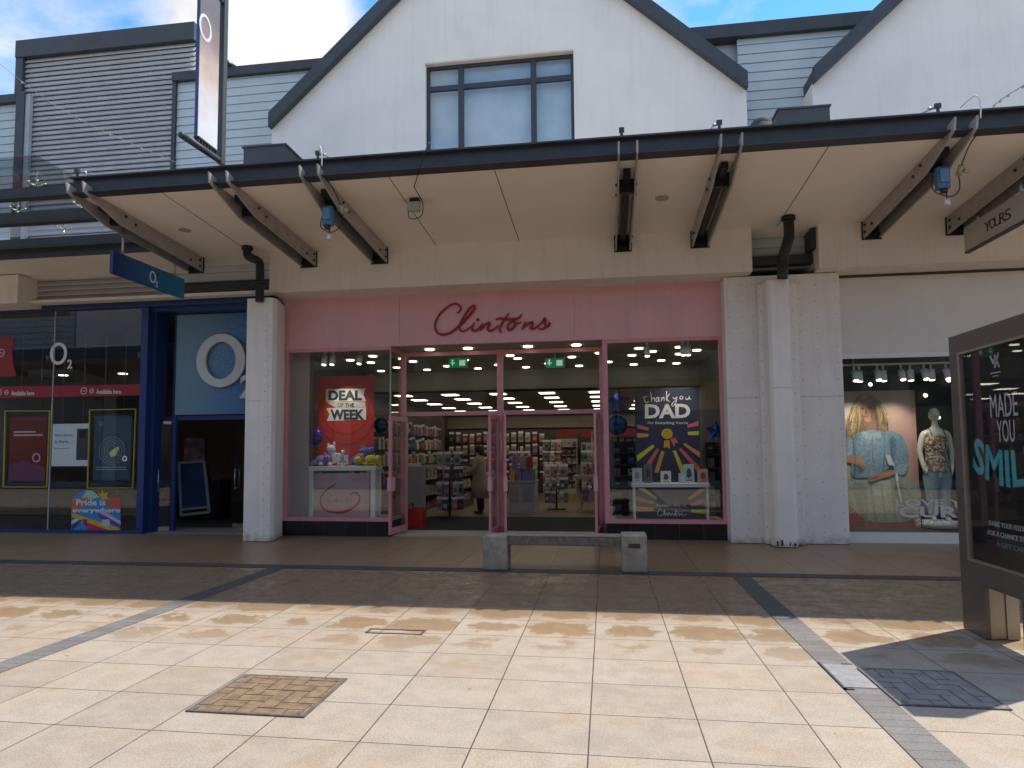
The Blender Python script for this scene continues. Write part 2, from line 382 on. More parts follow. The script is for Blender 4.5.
        gum = M('MULTIPLY', M('SUBTRACT', 1.0, ramp(M('ADD', vo.outputs['Distance'], M('MULTIPLY', M('SUBTRACT', n5, .5), .03)), .035, .055)), ramp(vs_.outputs[0], .5, .55))
        col = mixc(M('MULTIPLY', gum, .38), col, (.16, .13, .10))
        rg = M('SUBTRACT', rough, M('MULTIPLY', M('MULTIPLY', stain, ramp(n3, .35, .6)), .36))
    col = mixc(br.outputs[1], col, mixc(damp_shade, mortar, (.028, .022, .017)) if stains_shade else mortar)  # joints blackened by the same painted shade and damp
    l(col, b.inputs['Base Color'])
    if rg is not None: l(rg, b.inputs['Roughness'])
    else: b.inputs['Roughness'].default_value = rough
    b.inputs['Specular IOR Level'].default_value = .4
    bp = N(t, 'ShaderNodeBump'); bp.inputs['Strength'].default_value = .5; bp.inputs['Distance'].default_value = .004
    h = M('SUBTRACT', M('MULTIPLY', n2, .5), M('MULTIPLY', br.outputs[1], 1.5)); l(h, bp.inputs['Height']); l(bp.outputs[0], b.inputs['Normal'])
    return mm
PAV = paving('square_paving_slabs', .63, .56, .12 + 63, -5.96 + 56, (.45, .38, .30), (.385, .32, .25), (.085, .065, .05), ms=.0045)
PAVF = paving('large_paving_slabs', .655, 1.62, .12 + 65.5, -9.28 + 81, (.30, .20, .115), (.235, .15, .085), (.04, .032, .025), stains_shade=False, rough=.36, ms=.007)
BAND = paving('grey_setts', .23, .105, -1.54 + 23, 10.5, (.23, .21, .20), (.18, .165, .155), (.10, .095, .09), stains_shade=False, ms=.004, wet_shade=True)
DRK = paving('dark_setts', .105, .23, 10.5, -9.02 + 9.2, (.075, .068, .064), (.055, .05, .048), (.03, .027, .025), stains_shade=False, ms=.004)
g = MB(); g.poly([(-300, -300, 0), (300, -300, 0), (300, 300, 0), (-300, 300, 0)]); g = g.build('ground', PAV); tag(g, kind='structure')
g = MB(); g.box(-40, 40, 9.28, 13.4, -.05, .004); tag(g.build('pavement', PAVF), kind='structure')
g = MB(); g.box(-40, 40, 9.02, 9.28, -.05, .006); tag(g.build('paving_band', DRK), kind='structure')
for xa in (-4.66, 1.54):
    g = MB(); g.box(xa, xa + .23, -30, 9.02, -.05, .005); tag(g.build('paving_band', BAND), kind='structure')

# ------------------------------------------------------------------ buildings
def siding(mb, x0, x1, y, z0, z1, pitch=.175, m=None, ang=.018):
    z = z0
    while z < z1 - .01:
        t = min(z + pitch, z1)
        mb.prism([(x0, y - ang, z + .008), (x0, y - .004, t), (x0, y + .03, t), (x0, y + .03, z + .008)], (x1 - x0, 0, 0), m)
        z = t
    mb.box(x0, x1, y + .03, y + .12, z0, z1, m or None)
def gable_building(name, x0, x1, label, winlabel=None, zs=7.83, slope=.905, depth=12, win=True):
    b = thing(name, label, 'building', (x0, 11.88, 0))
    xm = (x0 + x1) / 2; za = zs + slope * (xm - x0); Y0 = 11.88; Y1 = Y0 + .3
    wa = MB()
    if win:
        wx0, wx1, wz0, wz1 = -3.2, -.45, 6.55, 8.83
        zl = lambda x: zs + slope * (x - x0 if x < xm else x1 - x)
        wa.prism([(x0, Y0, 4.62), (wx0, Y0, 4.62), (wx0, Y0, zl(wx0)), (x0, Y0, zs)], (0, .3, 0))
        wa.prism([(wx1, Y0, 4.62), (x1, Y0, 4.62), (x1, Y0, zs), (wx1, Y0, zl(wx1))], (0, .3, 0))
        wa.prism([(wx0, Y0, 4.62), (wx1, Y0, 4.62), (wx1, Y0, wz0), (wx0, Y0, wz0)], (0, .3, 0))
        wa.prism([(wx0, Y0, wz1), (wx1, Y0, wz1), (wx1, Y0, zl(wx1)), (xm, Y0, za), (wx0, Y0, zl(wx0))], (0, .3, 0))
    else:
        wa.prism([(x0, Y0, 4.62), (x1, Y0, 4.62), (x1, Y0, zs), (xm, Y0, za), (x0, Y0, zs)], (0, .3, 0))
    wa.build('wall', RENDER_W, b)
    lo = MB(); lo.box(x0 - .002, x1 + .002, Y0 - .004, Y0, 4.62, 5.40); lo.box(x0, x1, Y0, 12.6, 4.615, 4.62); lo.build('bulkhead_cladding', BULK, b)
    sd = MB(); sd.box(x0, x0 + .25, Y1, Y0 + depth, 4.7, zs); sd.box(x1 - .25, x1, Y1, Y0 + depth, 4.7, zs); sd.box(x0 + .25, x1 - .25, Y0 + depth - .2, Y0 + depth, 4.7, zs); sd.build('side_wall', RENDER_W, b)
    rf = MB(); t = .22
    for s, xe in ((1, x0), (-1, x1)):
        e = xe + s * .01
        rf.prism([(e, Y0 - .015, zs + .02), (xm, Y0 - .015, za + .02), (xm, Y0 - .015, za + t), (e, Y0 - .015, zs + t)], (0, depth, 0))
    rf.build('roof', mat('slate_roof', (.06, .065, .075), .7, bump=.3, bs=12), b)
    tr = MB()
    for s, xe in ((1, x0), (-1, x1)):
        tr.prism([(xe, Y0 - .16, zs - .05), (xm, Y0 - .16, za - .05), (xm, Y0 - .16, za + .27), (xe, Y0 - .16, zs + .23)], (0, .14, 0))
    tr.build('roof_trim', TRIM, b)
    if win:
        f = MB(); ft = .06; Yf = Y0 + .09
        xs = [wx0, -2.545, -1.19, wx1]
        f.box(wx0, wx1, Yf, Yf + .07, wz1 - ft * 1.3, wz1); f.box(wx0, wx1, Yf, Yf + .07, wz0, wz0 + ft)
        f.box(wx0, wx0 + ft, Yf, Yf + .07, wz0 + ft, wz1 - ft * 1.3); f.box(wx1 - ft, wx1, Yf, Yf + .07, wz0 + ft, wz1 - ft * 1.3)
        for x in xs[1:3]: f.box(x - .05, x + .05, Yf - .005, Yf + .075, wz0 + ft, wz1 - ft * 1.3)
        f.box(wx0 + ft, wx1 - ft, Yf + .002, Yf + .068, 8.33, 8.42)
        f = f.build('window_frame', NAVY, b)
        pn = MB(); pn.box(wx0 + .03, wx1 - .03, Yf + .03, Yf + .036, wz0 + .03, wz1 - .03); pn.build('pane', GLASSUP, f)
        bl = MB(); bl.box(wx0 + .02, wx1 - .02, Yf + .16, Yf + .17, wz0, wz1); bl.build('blind', mat('window_blind', (.80, .82, .78), .9), f)
        rv = MB(); rv.box(wx0, wx1, Y0 - .012, Yf, wz1 - .03, wz1 - .002); rv.build('window_head', mat('stone_reveal', (.60, .54, .42), .8), b)
    return b
GLASSUP = glassmat('upper_window_glass', (.90, .93, .94), 1.5, 2.0)
gable_building('gabled_building', -6.23, 2.52, 'white rendered gabled building above the pink shopfront, with a three-light upper window')
gable_building('gabled_building', 3.60, 12.35, 'white rendered gabled building at the right edge above the clothing shop, no upper window', win=False)

b = thing('flat_roofed_building', 'flat roofed link building between the gables, clad in pale blue grey boards', 'building', (-8, 12.4, 0))
s = MB(); siding(s, -8.58, -6.25, 12.4, 5.02, 7.6); siding(s, -8.58, -4.9, 12.4, 7.6, 9.22); s.build('siding', SIDE, b)
s = MB(); s.box(-8.66, -4.75, 12.3, 12.6, 9.22, 9.40); s.box(-8.66, -8.58, 12.33, 12.5, 4.75, 9.22); s.build('coping', NAVY, b)
s = MB(); s.box(-8.6, -6.25, 12.53, 20, 4.8, 9.3); s.build('block', mat('plain_render', (.5, .5, .5)), b)
b = thing('flat_roofed_building', 'flat roofed grey boarded wall seen between the two white gables', 'building', (3, 12.4, 0))
s = MB(); siding(s, 2.50, 3.62, 12.4, 4.97, 5.6); siding(s, 2.50, 7.5, 12.42, 5.6, 9.05); s.build('siding', SIDE, b)
s = MB(); s.box(1.2, 7.5, 12.3, 12.6, 9.05, 9.29); s.box(2.52, 2.57, 12.2, 12.40, 4.97, 7.9); s.box(3.52, 3.6, 12.0, 12.39, 5.0, 7.35); s.box(2.52, 3.6, 12.2, 12.4, 4.80, 4.96); s.build('coping', NAVY, b)
s = MB(); s.box(1.3, 7.4, 12.56, 20, 4.8, 9.1); s.build('block', mat('plain_render', (.5, .5, .5)), b)
b = thing('flat_roofed_building', 'flat roofed grey boarded wall at the far left beside the tall louvre', 'building', (-14, 12.4, 0))
s = MB(); siding(s, -18, -12.2, 12.42, 4.9, 9.1); s.build('siding', SIDE, b)
s = MB(); s.box(-18, -12.0, 12.3, 12.6, 9.1, 9.27); s.build('coping', NAVY, b)
s = MB(); s.box(-20, -11.62, 11.88, 12.55, 4.64, 5.22); s.build('bulkhead_cladding', BULK, b)
s = MB(); s.box(-18, -12.25, 12.56, 20, 4.8, 9.1); s.build('block', mat('plain_render', (.5, .5, .5)), b)
b = thing('louvred_plant_screen', 'tall mauve grey louvred plant screen above the phone shop', 'louvre screen', (-10.4, 12.4, 0))
s = MB(); z = 4.76
while z < 10.0:
    xl = -12.2 if z < 9.2 else -12.1; s.prism([(xl, 12.345, z), (xl, 12.33, z + .020), (xl, 12.385, z + .116), (xl, 12.41, z + .108)], (3.58 if z < 9.2 else 3.9, 0, 0)); z += .108
s.build('louvre_blades', LOUV, b)
s = MB(); s.box(-12.15, -8.25, 12.46, 17, 4.7, 10.1); s.build('housing', mat('mauve_backing', (.12, .11, .115), .7), b)
s = MB(); s.box(-12.27, -8.15, 12.24, 12.6, 10.03, 10.40); s.box(-12.27, -12.1, 12.26, 12.5, 9.2, 10.03); s.build('screen_trim', TRIM, b)
s = MB(); s.box(-12.18, -11.98, 12.22, 12.33, 4.9, 9.25); s.build('corner_post', NAVY, b)
s = MB(); s.box(-11.98, -11.87, 12.25, 12.33, 4.9, 9.2);  s.build('corner_post_trim', mat('grey_trim', (.4, .4, .42), .5), b)
s = MB(); s.box(-12.4, -6.28, 12.2, 12.42, 4.70, 4.76); s.build('sill_trim', BULK, b)
s = MB(); s.box(-8.46, -6.28, 12.22, 12.4, 4.78, 4.94); s.build('floor_beam', NAVY, b)

# rest of the storey behind the shopfronts: party walls, rear
b = thing('shop_shell', 'plain party walls and rear wall dividing the three shops', 'building', (0, 14, 0))
s = MB()
for x in (-6.45, 2.35, 12.4, -17): s.box(x, x + .22, 12.62, 30, 0, 4.6)
s.box(-17, 12.4, 30, 30.2, 0, 4.7); s.box(-17, 12.4, 12.62, 30, 4.60, 4.69); s.build('party_wall', CLEARW, b)

# ------------------------------------------------------------------ main canopy
cn = thing('canopy', 'long flat canopy with dark steel edge beam and beige soffit over the shopfronts', 'canopy', (0, 9, 0))
CX0, CX1 = -7.92, 13
s = MB(); s.box(CX0, CX1, 9.0, 9.03, 5.53, 5.755); s.box(CX0, CX1, 8.92, 9.14, 5.755, 5.778); s.box(CX0, CX1, 8.90, 9.12, 5.515, 5.53); s.build('edge_beam', NAVY, cn)
s = MB(); s.prism([(CX0, 9.10, 5.53), (CX0, 11.88, 5.365), (CX0, 11.88, 5.50), (CX0, 9.10, 5.70)], (CX1 - CX0, 0, 0))
for x0_, x1_ in ((2.52, 3.6), (-7.92, -6.23)): s.prism([(x0_, 11.88, 5.365), (x0_, 12.38, 5.335), (x0_, 12.38, 5.5), (x0_, 11.88, 5.5)], (x1_ - x0_, 0, 0))
s.build('soffit', SOFF, cn)
s = MB()
for x in (-6.55, -3.0, -1.47, 2.94, 6.5):
    s.prism([(x - .006, 9.12, 5.527), (x - .006, 11.88, 5.362), (x - .006, 11.88, 5.366), (x - .006, 9.12, 5.532)], (.012, 0, 0))
s.build('soffit_joint', mat('joint_dark', (.10, .08, .07), .9), cn)
def bracket(xa, xb, red=False):
    br = None
    prof = [(8.80, 5.645), (8.83, 5.49), (9.62, 5.25), (11.86, 5.08), (11.86, 5.34), (9.72, 5.50)]
    bm_ = MB()
    bm_.bar(((xa + xb) / 2, 9.35, 5.46), ((xa + xb) / 2, 11.86, 5.25), .10, .09); bm_.box(xa + .01, xb - .01, 11.8, 11.86, 5.12, 5.16); bm_.box(xa + .01, xb - .01, 9.7, 9.78, 5.3, 5.5)
    bm_.box(xa - .03, xb + .03, 11.86, 11.879, 5.06, 5.36)
    br = bm_.build('bracket', BLACK, cn)
    for x in (xa, xb):
        p = MB(); p.prism([(x - .012, y, z) for y, z in prof], (.024, 0, 0)); p.build('plate', STEEL, br, bevel=.003)
        bo = MB(); sgn = -1 if x == xa else 1
        for y, z in ((9.72, 5.42), (9.95, 5.36), (11.45, 5.2), (11.75, 5.28), (11.75, 5.16)):
            bo.tube([(x, y, z), (x + sgn * .035, y, z)], .022, n=6)
        bo.build('bolt', BLACK, br)
for xa, xb in ((-7.87, -7.60), (-5.58, -5.31), (-4.20, -3.93), (.24, .48), (1.54, 1.80), (4.31, 4.56), (5.60, 5.84), (9.0, 9.25)): bracket(xa, xb)
# tie-rod posts standing on the canopy beam
for i, (px, dr) in enumerate(((318, 1), (622, 0), (720, -1), (940, -1), (78, 1))):
    x = W(px, 150, 9.0).x; lab = ['steel tie rod post on the canopy edge, left of the upper window', 'steel tie rod post on the canopy edge, right of the upper window', 'steel tie rod post on the canopy edge under the right gable slope', 'steel tie rod post on the canopy edge at the far right', 'steel tie rod post at the left end of the canopy'][i]
    t = thing('tie_rod_post', lab, 'tie rod', (x, 9.0, 5.83), 'tie rods on top of the canopy')
    q = MB(); q.tube([(x, 9, 5.775), (x, 9, 5.88)], .02, n=8); q.box(x - .035, x + .035, 8.98, 9.02, 5.86, 5.92); q.build('post', NAVY, t)
    q = MB(); q.tube([(x, 9, 5.89), (x + dr * .9, 11.86, 6.27)], .014, n=8); q.ball((x + dr * .05, 9.1, 5.905), .028, n=8); q.build('rod', mat('galvanised', (.4, .41, .43), .35, metal=.7), t)

# glass canopy at the left
gc = thing('glass_canopy', 'glazed canopy on blue grey beams left of the main canopy', 'canopy', (-9, 9.5, 5.5))
for y, z0, z1 in ((9.0, 5.53, 5.70), (9.9, 5.48, 5.69), (10.9, 5.40, 5.59)):
    s = MB(); s.box(-20, -7.93, y, y + .09, z0 + .02, z1); s.box(-20, -7.93, y - .03, y + .12, z0, z0 + .02); s.build('beam', TRIM, gc)
xs = [-20, -17.2, -14.4, -11.6, -9.8, -7.95]
for i in range(5):
    s = MB(); s.prism([(xs[i] + .01, 8.35, 5.86), (xs[i] + .01, 11.2, 5.74), (xs[i] + .01, 11.2, 5.755), (xs[i] + .01, 8.35, 5.875)], (xs[i + 1] - xs[i] - .02, 0, 0)); s.build('glass_panel', GLASSC, gc)
CH = mat('bright_clamp', (.55, .55, .5), .3, metal=.8)
for x in (-8.6, -9.8, -11.6):
    for y in (9.05, 9.95, 10.95):
        s = MB(); 
        for dx in (-.08, .08):
            for dy in (-.07, .07): s.tube([(x, y, 5.72), (x + dx, y + dy, 5.78)], .009, n=6); s.tube([(x + dx, y + dy, 5.77), (x + dx, y + dy, 5.79)], .02, n=8)
        s.tube([(x, y, 5.6), (x, y, 5.72)], .02, n=6); s.build('spider_clamp', CH, gc)
s = MB(); s.prism([(-20, 11.0, 5.30), (-20, 12.35, 5.22), (-20, 12.35, 5.36), (-20, 11.0, 5.42)], (12.08, 0, 0)); s.build('soffit', SOFF, gc)
s = MB(); s.box(-20, -7.93, 10.97, 11.0, 5.24, 5.40); s.build('soffit_edge', NAVY, gc)
s = MB(); s.bar((-7.98, 11.0, 5.4), (-7.98, 12.3, 5.35), .06, .1); s.build('end_bar', NAVY, gc)

# things on top of the canopy
def boxthing(name, lab, cat, b0, m, extra=None, bevel=.01):
    s = MB(); s.box(*b0)
    if extra: extra(s)
    return tag(s.build(name, m, bevel=bevel), lab, cat)
def hop(s): s.box(-6.05, -5.24, 10.48, 11.22, 6.79, 6.82)
boxthing('gutter_hopper', 'dark grey gutter hopper on the canopy roof left of the white gable', 'hopper', (-6.02, -5.27, 10.5, 11.2, 5.6, 6.79), TRIM, hop)
def hop2(s): s.box(2.66, 3.44, 10.48, 11.22, 6.73, 6.76)
boxthing('gutter_hopper', 'dark grey gutter hopper on the canopy roof beside the right gable', 'hopper', (2.68, 3.42, 10.5, 11.2, 5.6, 6.73), TRIM, hop2)
s = MB(); s.tube([(2.43, 10.5, 5.6), (2.43, 10.5, 6.5)], .17, n=20); s.ball((2.43, 10.5, 6.48), .17, sc3=(1, 1, .9), n=20); tag(s.build('roof_vent', mat('vent_matt', (.05, .055, .06), .9)), 'dark domed roof vent between the gable corner and the right hopper', 'roof vent')

# ------------------------------------------------------------------ downpipes
def pipe(lab, pts, r=.075):
    t = thing('downpipe', lab, 'downpipe', pts[-1]); s = MB(); s.tube(smooth(pts, 4), r, n=14); s.build('pipe', BLACK, t)
    s = MB(); p = Vector(pts[0]); s.tube([p, p + Vector((0, 0, -.06))], r + .025, n=14); q = (Vector(pts[-1]) + Vector(pts[-2])) / 2; s.tube([q + Vector((0, 0, .2)), q + Vector((0, 0, .27))], r + .02, n=14); s.build('collar', BLACK, t)
pipe('black downpipe with an offset elbow left of the pink fascia', [(-6.45, 11.45, 5.39), (-6.45, 11.45, 5.27), (-6.42, 11.45, 5.2), (-6.26, 11.5, 5.12), (-6.22, 11.5, 5.0), (-6.22, 11.5, 4.6), (-6.22, 11.5, 4.36)])
pipe('black downpipe between the pink fascia and the clothing shop', [(3.02, 11.45, 5.39), (3.02, 11.45, 5.1), (3.0, 11.45, 4.98), (2.95, 11.5, 4.80), (2.93, 11.55, 4.7), (2.93, 11.55, 4.55), (2.93, 11.6, 4.40)], .085)

# ------------------------------------------------------------------ metal clad columns
def rivets(mb, x, y, z0, z1, st=.28, off=0):
    z = z0 + off
    while z < z1: mb.tube([(x, y + .002, z), (x, y - .006, z)], .009, n=6); z += st
t = thing('clad_column', 'off white riveted metal column left of the pink shopfront', 'column', (-6.3, 11.8, 0))
s = MB(); s.prism([(-6.53, 11.62, .01), (-6.20, 11.62, .01), (-6.17, 11.58, .01), (-6.02, 11.62, .01), (-6.0, 11.75, .01), (-6.19, 12.46, .01), (-6.53, 12.46, .01)], (0, 0, 4.45)); s.build('casing', CASE, t, bevel=.006)
s = MB(); rivets(s, -6.13, 11.585, .2, 4.4); rivets(s, -6.06, 11.60, .2, 4.4, off=.1); s.build('rivet_rows', RIVET, t)
s = MB(); s.box(-6.5, -6.22, 11.616, 11.63, 2.55, 2.556); s.build('seam', RIVET, t)
t = thing('clad_column', 'wide off white riveted column casing between the pink shop and clothing shop', 'column', (3, 12, 0))
s = MB(); s.box(2.09, 3.99, 12.15, 12.6, .01, 4.60); s.build('casing', CASE, t, bevel=.006)
s = MB(); s.prism([(2.62, 12.149, .012), (2.62, 12.0, .012), (2.68, 11.98, .012), (2.70, 11.72, .012), (2.75, 11.66, .012), (3.0, 11.66, .012), (3.06, 11.72, .012), (3.08, 11.98, .012), (3.25, 12.0, .012), (3.25, 12.149, .012)], (0, 0, 4.40)); s.build('pipe_cover', CASE, t, bevel=.012)
s = MB()
for x in (2.16, 2.38, 2.56, 3.34, 3.6, 3.92): rivets(s, x, 12.149, .2, 4.5, off=(.05 if int(x * 10) % 2 else .0))
rivets(s, 2.65, 11.99, .2, 4.4, .28, .1); rivets(s, 3.17, 11.995, .2, 4.4, .28, .1)
s.build('rivet_rows', RIVET, t)
s = MB(); s.box(2.09, 2.61, 12.147, 12.15, 2.48, 2.486); s.box(3.26, 3.99, 12.147, 12.15, 2.48, 2.486); s.box(2.72, 3.04, 11.656, 11.66, 2.60, 2.606); s.build('seam', RIVET, t)
s = MB()
rr = random.Random(3)
for k in range(5): 
    x = 2.72 + rr.random() * .33; s.tube([(x, 11.657, .03 + rr.random() * .1), (x, 11.66, .04)], .008 + rr.random() * .02, n=7)
s.build('rust_chip', mat('rust', (.10, .05, .03), .9), t)
# ------------------------------------------------------------------ pink card shop front
def zc(ox, oy, s, pts): return [(ox + a / s, oy + b / s) for a, b in pts]
sf = thing('shopfront', 'pink card shop front with red script sign, double glass doors and tiled plinths', 'shopfront', (-2, 12.5, 0))
s = MB()
xj = [-6.24, -3.88, -.53, 2.11]
for a, c in zip(xj[:-1], xj[1:]): s.box(a + .003, c - .003, 12.50, 12.56, 3.68, 4.60)
s.box(-6.24, 2.11, 12.52, 12.62, 3.66, 4.62); s.box(-6.26, 2.13, 12.485, 12.56, 3.63, 3.68); s.box(-6.26, 2.13, 12.49, 12.56, 4.585, 4.62)
fas = s.build('fascia', PINK, sf)
s = MB(); Yl = 12.46; q = lambda p: zc(425, 295, 7.585, p)
for st in ([(240, 135), (262, 125), (270, 95), (240, 67), (190, 78), (130, 125), (90, 180), (75, 235), (95, 285), (140, 300), (190, 288), (235, 255), (275, 220), (340, 150), (377, 100), (367, 82), (340, 100), (300, 155), (265, 220), (262, 258), (285, 275), (320, 262), (350, 238)],
           [(377, 208), (358, 240), (362, 266), (385, 270), (420, 240), (437, 218)], [(437, 214), (432, 240), (420, 270)], [(424, 262), (455, 226), (485, 210), (490, 222), (475, 252), (490, 272), (520, 262), (556, 228)],
           [(634, 140), (605, 182), (577, 230), (565, 262), (580, 287)], [(536, 188), (560, 178), (620, 184), (680, 182), (715, 172), (730, 146)],
           [(675, 196), (645, 212), (625, 242), (637, 264), (662, 255), (686, 220), (675, 196), (690, 214), (730, 206)],
           [(762, 204), (750, 235), (736, 263)], [(742, 252), (785, 216), (812, 206), (816, 222), (800, 246), (815, 258), (850, 240), (885, 208)],
           [(885, 208), (905, 178), (914, 186), (908, 215), (914, 240), (890, 260), (860, 250)], [(900, 250), (930, 240), (946, 216), (932, 212)]):
    stroke(s, q(st), Yl, .024, RED, flat=.9)
s.ball(W(*q([(400, 187)])[0], Yl), .032)
s.build('lettering', RED, fas)
def frame(mb, x0, x1, y, z0, z1, t, d=.06, tb=None):
    tb = tb or t
    mb.box(x0, x1, y, y + d, z1 - t, z1); mb.box(x0, x1, y, y + d, z0, z0 + tb); mb.box(x0, x0 + t, y, y + d, z0 + tb, z1 - t); mb.box(x1 - t, x1, y, y + d, z0 + tb, z1 - t)
# left window
s = MB(); s.box(-6.24, -6.13, 12.49, 12.57, .36, 3.63); s.box(-6.13, -4.05, 12.49, 12.57, 3.56, 3.63); s.box(-6.24, -4.04, 12.48, 12.58, .29, .36)
s.box(-4.09, -4.04, 12.58, 13.25, .29, .36); s.box(-4.09, -4.04, 12.57, 13.25, 3.55, 3.62); f = s.build('window_frame', PINKD, sf)
s = MB(); s.box(-6.13, -4.055, 12.52, 12.53, .36, 3.56); s.build('pane', GLASS, f)
s = MB(); s.box(-4.07, -4.06, 12.53, 13.25, .36, 3.55); s.build('pane', GLASS, f)
s = MB(); s.box(-4.075, -4.05, 12.515, 12.535, .36, 3.56); s.build('glass_joint', mat('silicone', (.4, .42, .4), .3), f)
# right window
s = MB(); s.box(-.03, .06, 12.49, 12.57, .36, 3.63); s.box(2.03, 2.11, 12.49, 12.57, .36, 3.63); s.box(.06, 2.03, 12.49, 12.57, 3.56, 3.63); s.box(-.03, 2.11, 12.48, 12.58, .29, .36)
s.box(-.02, .04, 12.58, 13.25, .29, .36); f = s.build('window_frame', PINKD, sf)
s = MB(); s.box(.06, 2.03, 12.52, 12.53, .36, 3.56); s.build('pane', GLASS, f)
s = MB(); s.box(.005, .015, 12.58, 13.25, .36, 3.55); s.build('pane', GLASS, f)
# tiled plinths
for xa, xb in ((-6.24, -4.06), (0.0, 2.11)):
    s = MB(); n = round((xb - xa) / .44); wd = (xb - xa) / n
    for i in range(n): s.box(xa + i * wd + .004, xa + (i + 1) * wd - .004, 12.51, 12.56, .01, .288)
    s.box(xa, xb, 12.516, 12.58, .0, .285, mat('grout', (.12, .12, .12), .8)); s.box(xa + .0 if xa > -1 else xb - .05, xa + .05 if xa > -1 else xb, 12.58, 13.25, .005, .288); s.build('tiled_plinth', TILE, sf)
# recess soffit, door frame, transoms
s = MB(); s.box(-4.04, -.03, 12.57, 13.5, 3.62, 3.66); s.box(-6.24, -4.04, 12.57, 13.4, 3.62, 3.66); s.box(-.03, 2.11, 12.57, 13.4, 3.62, 3.66); s.build('recess_soffit', CEILM, sf)
DY = 13.27
s = MB(); s.box(-4.09, -3.99, DY, DY + .08, .02, 3.62); s.box(-.1, -.02, DY, DY + .08, .02, 3.62); s.box(-2.11, -1.99, DY - .01, DY + .09, .02, 3.62)
for a, c in ((-3.99, -2.11), (-1.99, -.1)): s.box(a, c, DY, DY + .08, 3.53, 3.61); s.box(a, c, DY, DY + .08, 2.32, 2.40)
df = s.build('door_frame', PINKD, sf)
for a, c in ((-3.99, -2.11), (-1.99, -.1)): s = MB(); s.box(a, c, DY + .035, DY + .043, 2.40, 3.53); s.build('transom_pane', GLASS, df)
def door(hx, ang, wd, sgn, hd=True):
    """a framed glass leaf hinged at hx, swung by ang towards the street"""
    u = Vector((math.cos(ang) * sgn, -math.sin(ang), 0)); nrm = Vector((u.y, -u.x, 0)); O = Vector((hx, DY + .01, 0))
    def slab(mb, a, b, z0, z1, t=.045): 
        p = [O + u * a + nrm * (-t / 2), O + u * b + nrm * (-t / 2), O + u * b + nrm * (t / 2), O + u * a + nrm * (t / 2)]
        mb.prism([q + Vector((0, 0, z0)) for q in p], (0, 0, z1 - z0))
    s = MB(); slab(s, 0, .07, .04, 2.29); slab(s, wd - .07, wd, .04, 2.29); slab(s, .07, wd - .07, .04, .16); slab(s, .07, wd - .07, 2.20, 2.29); d = s.build('door', PINKD, sf)
    s = MB(); slab(s, .07, wd - .07, .16, 2.20, .01); s.build('pane', GLASS, d)
    s = MB(); slab(s, wd - .17, wd + .025, .86, 1.12, .075); s.build('push_plate', PINK, d)
    s = MB(); 
    for z in (1.25, 1.75): pass
    P = O + u * (wd - .14); s.tube([P + nrm * .07 + Vector((0, 0, 1.2)), P + nrm * .07 + Vector((0, 0, 1.95))], .014, n=8)
    for z in (1.22, 1.93): s.tube([P + Vector((0, 0, z)), P + nrm * .07 + Vector((0, 0, z))], .01, n=6)
    s.build('handle', mat('brass_handle', (.6, .45, .28), .3, metal=.8), d)
door(-3.96, rad(97), .80, 1); door(-2.10, rad(87), .76, -1); door(-1.98, rad(80), .78, 1); door(-.12, rad(85), .78, -1)
s = MB(); s.box(-4.04, -.03, 12.60, 13.5, .004, .02); s.build('threshold', mat('threshold_stone', (.36, .33, .28), .6, bump=.2), sf)

# ------------------------------------------------------------------ card shop interior
def st(name, mb, m): return tag(mb.build(name, m), kind='structure')
s = MB(); s.box(-6.4, 2.4, 13.36, 30, -.03, .012); st('shop_floor', s, mat('laminate_floor', (.15, .105, .06), .4, col2=(.20, .14, .08), vs=8))
s = MB(); s.box(-4.5, .3, 13.5, 16.4, .012, .02); tag(s.build('entrance_mat', mat('mat_black', (.011, .011, .013), .95)), 'wide charcoal entrance mat just inside the pink doors', 'doormat')
s = MB(); s.box(-6.25, 2.35, 12.62, 17.0, 3.66, 3.72); s.box(-6.25, 2.35, 17.0, 17.1, 3.12, 3.70); s.box(-6.25, 2.35, 17.0, 26.5, 3.12, 3.16); st('shop_ceiling', s, CEILM)
s = MB(); s.box(-6.25, 2.35, 26.5, 26.6, 0, 3.2); s.box(-6.25, -6.2, 12.6, 26.5, 0, 3.7); s.box(2.3, 2.35, 12.6, 26.5, 0, 3.7); st('shop_wall', s, mat('taupe_wall', (.13, .11, .10), .8))
s = MB(); s.box(-6.24, -4.09, 12.57, 13.5, .28, .33); s.box(.04, 2.1, 12.57, 13.5, .28, .33); s.box(-6.24, -4.09, 13.5, 13.52, .02, .33); s.box(.04, 2.1, 13.5, 13.52, .02, .33); st('window_bed', s, mat('window_bed_board', (.40, .34, .29), .6))
s = MB(); s.box(-6.2, -5.84, 12.8, 12.84, .33, 3.62); s.box(-6.2, -6.19, 12.6, 13.5, .33, 3.62); st('window_side_wall', s, mat('pinkish_partition', (.48, .38, .35), .8))
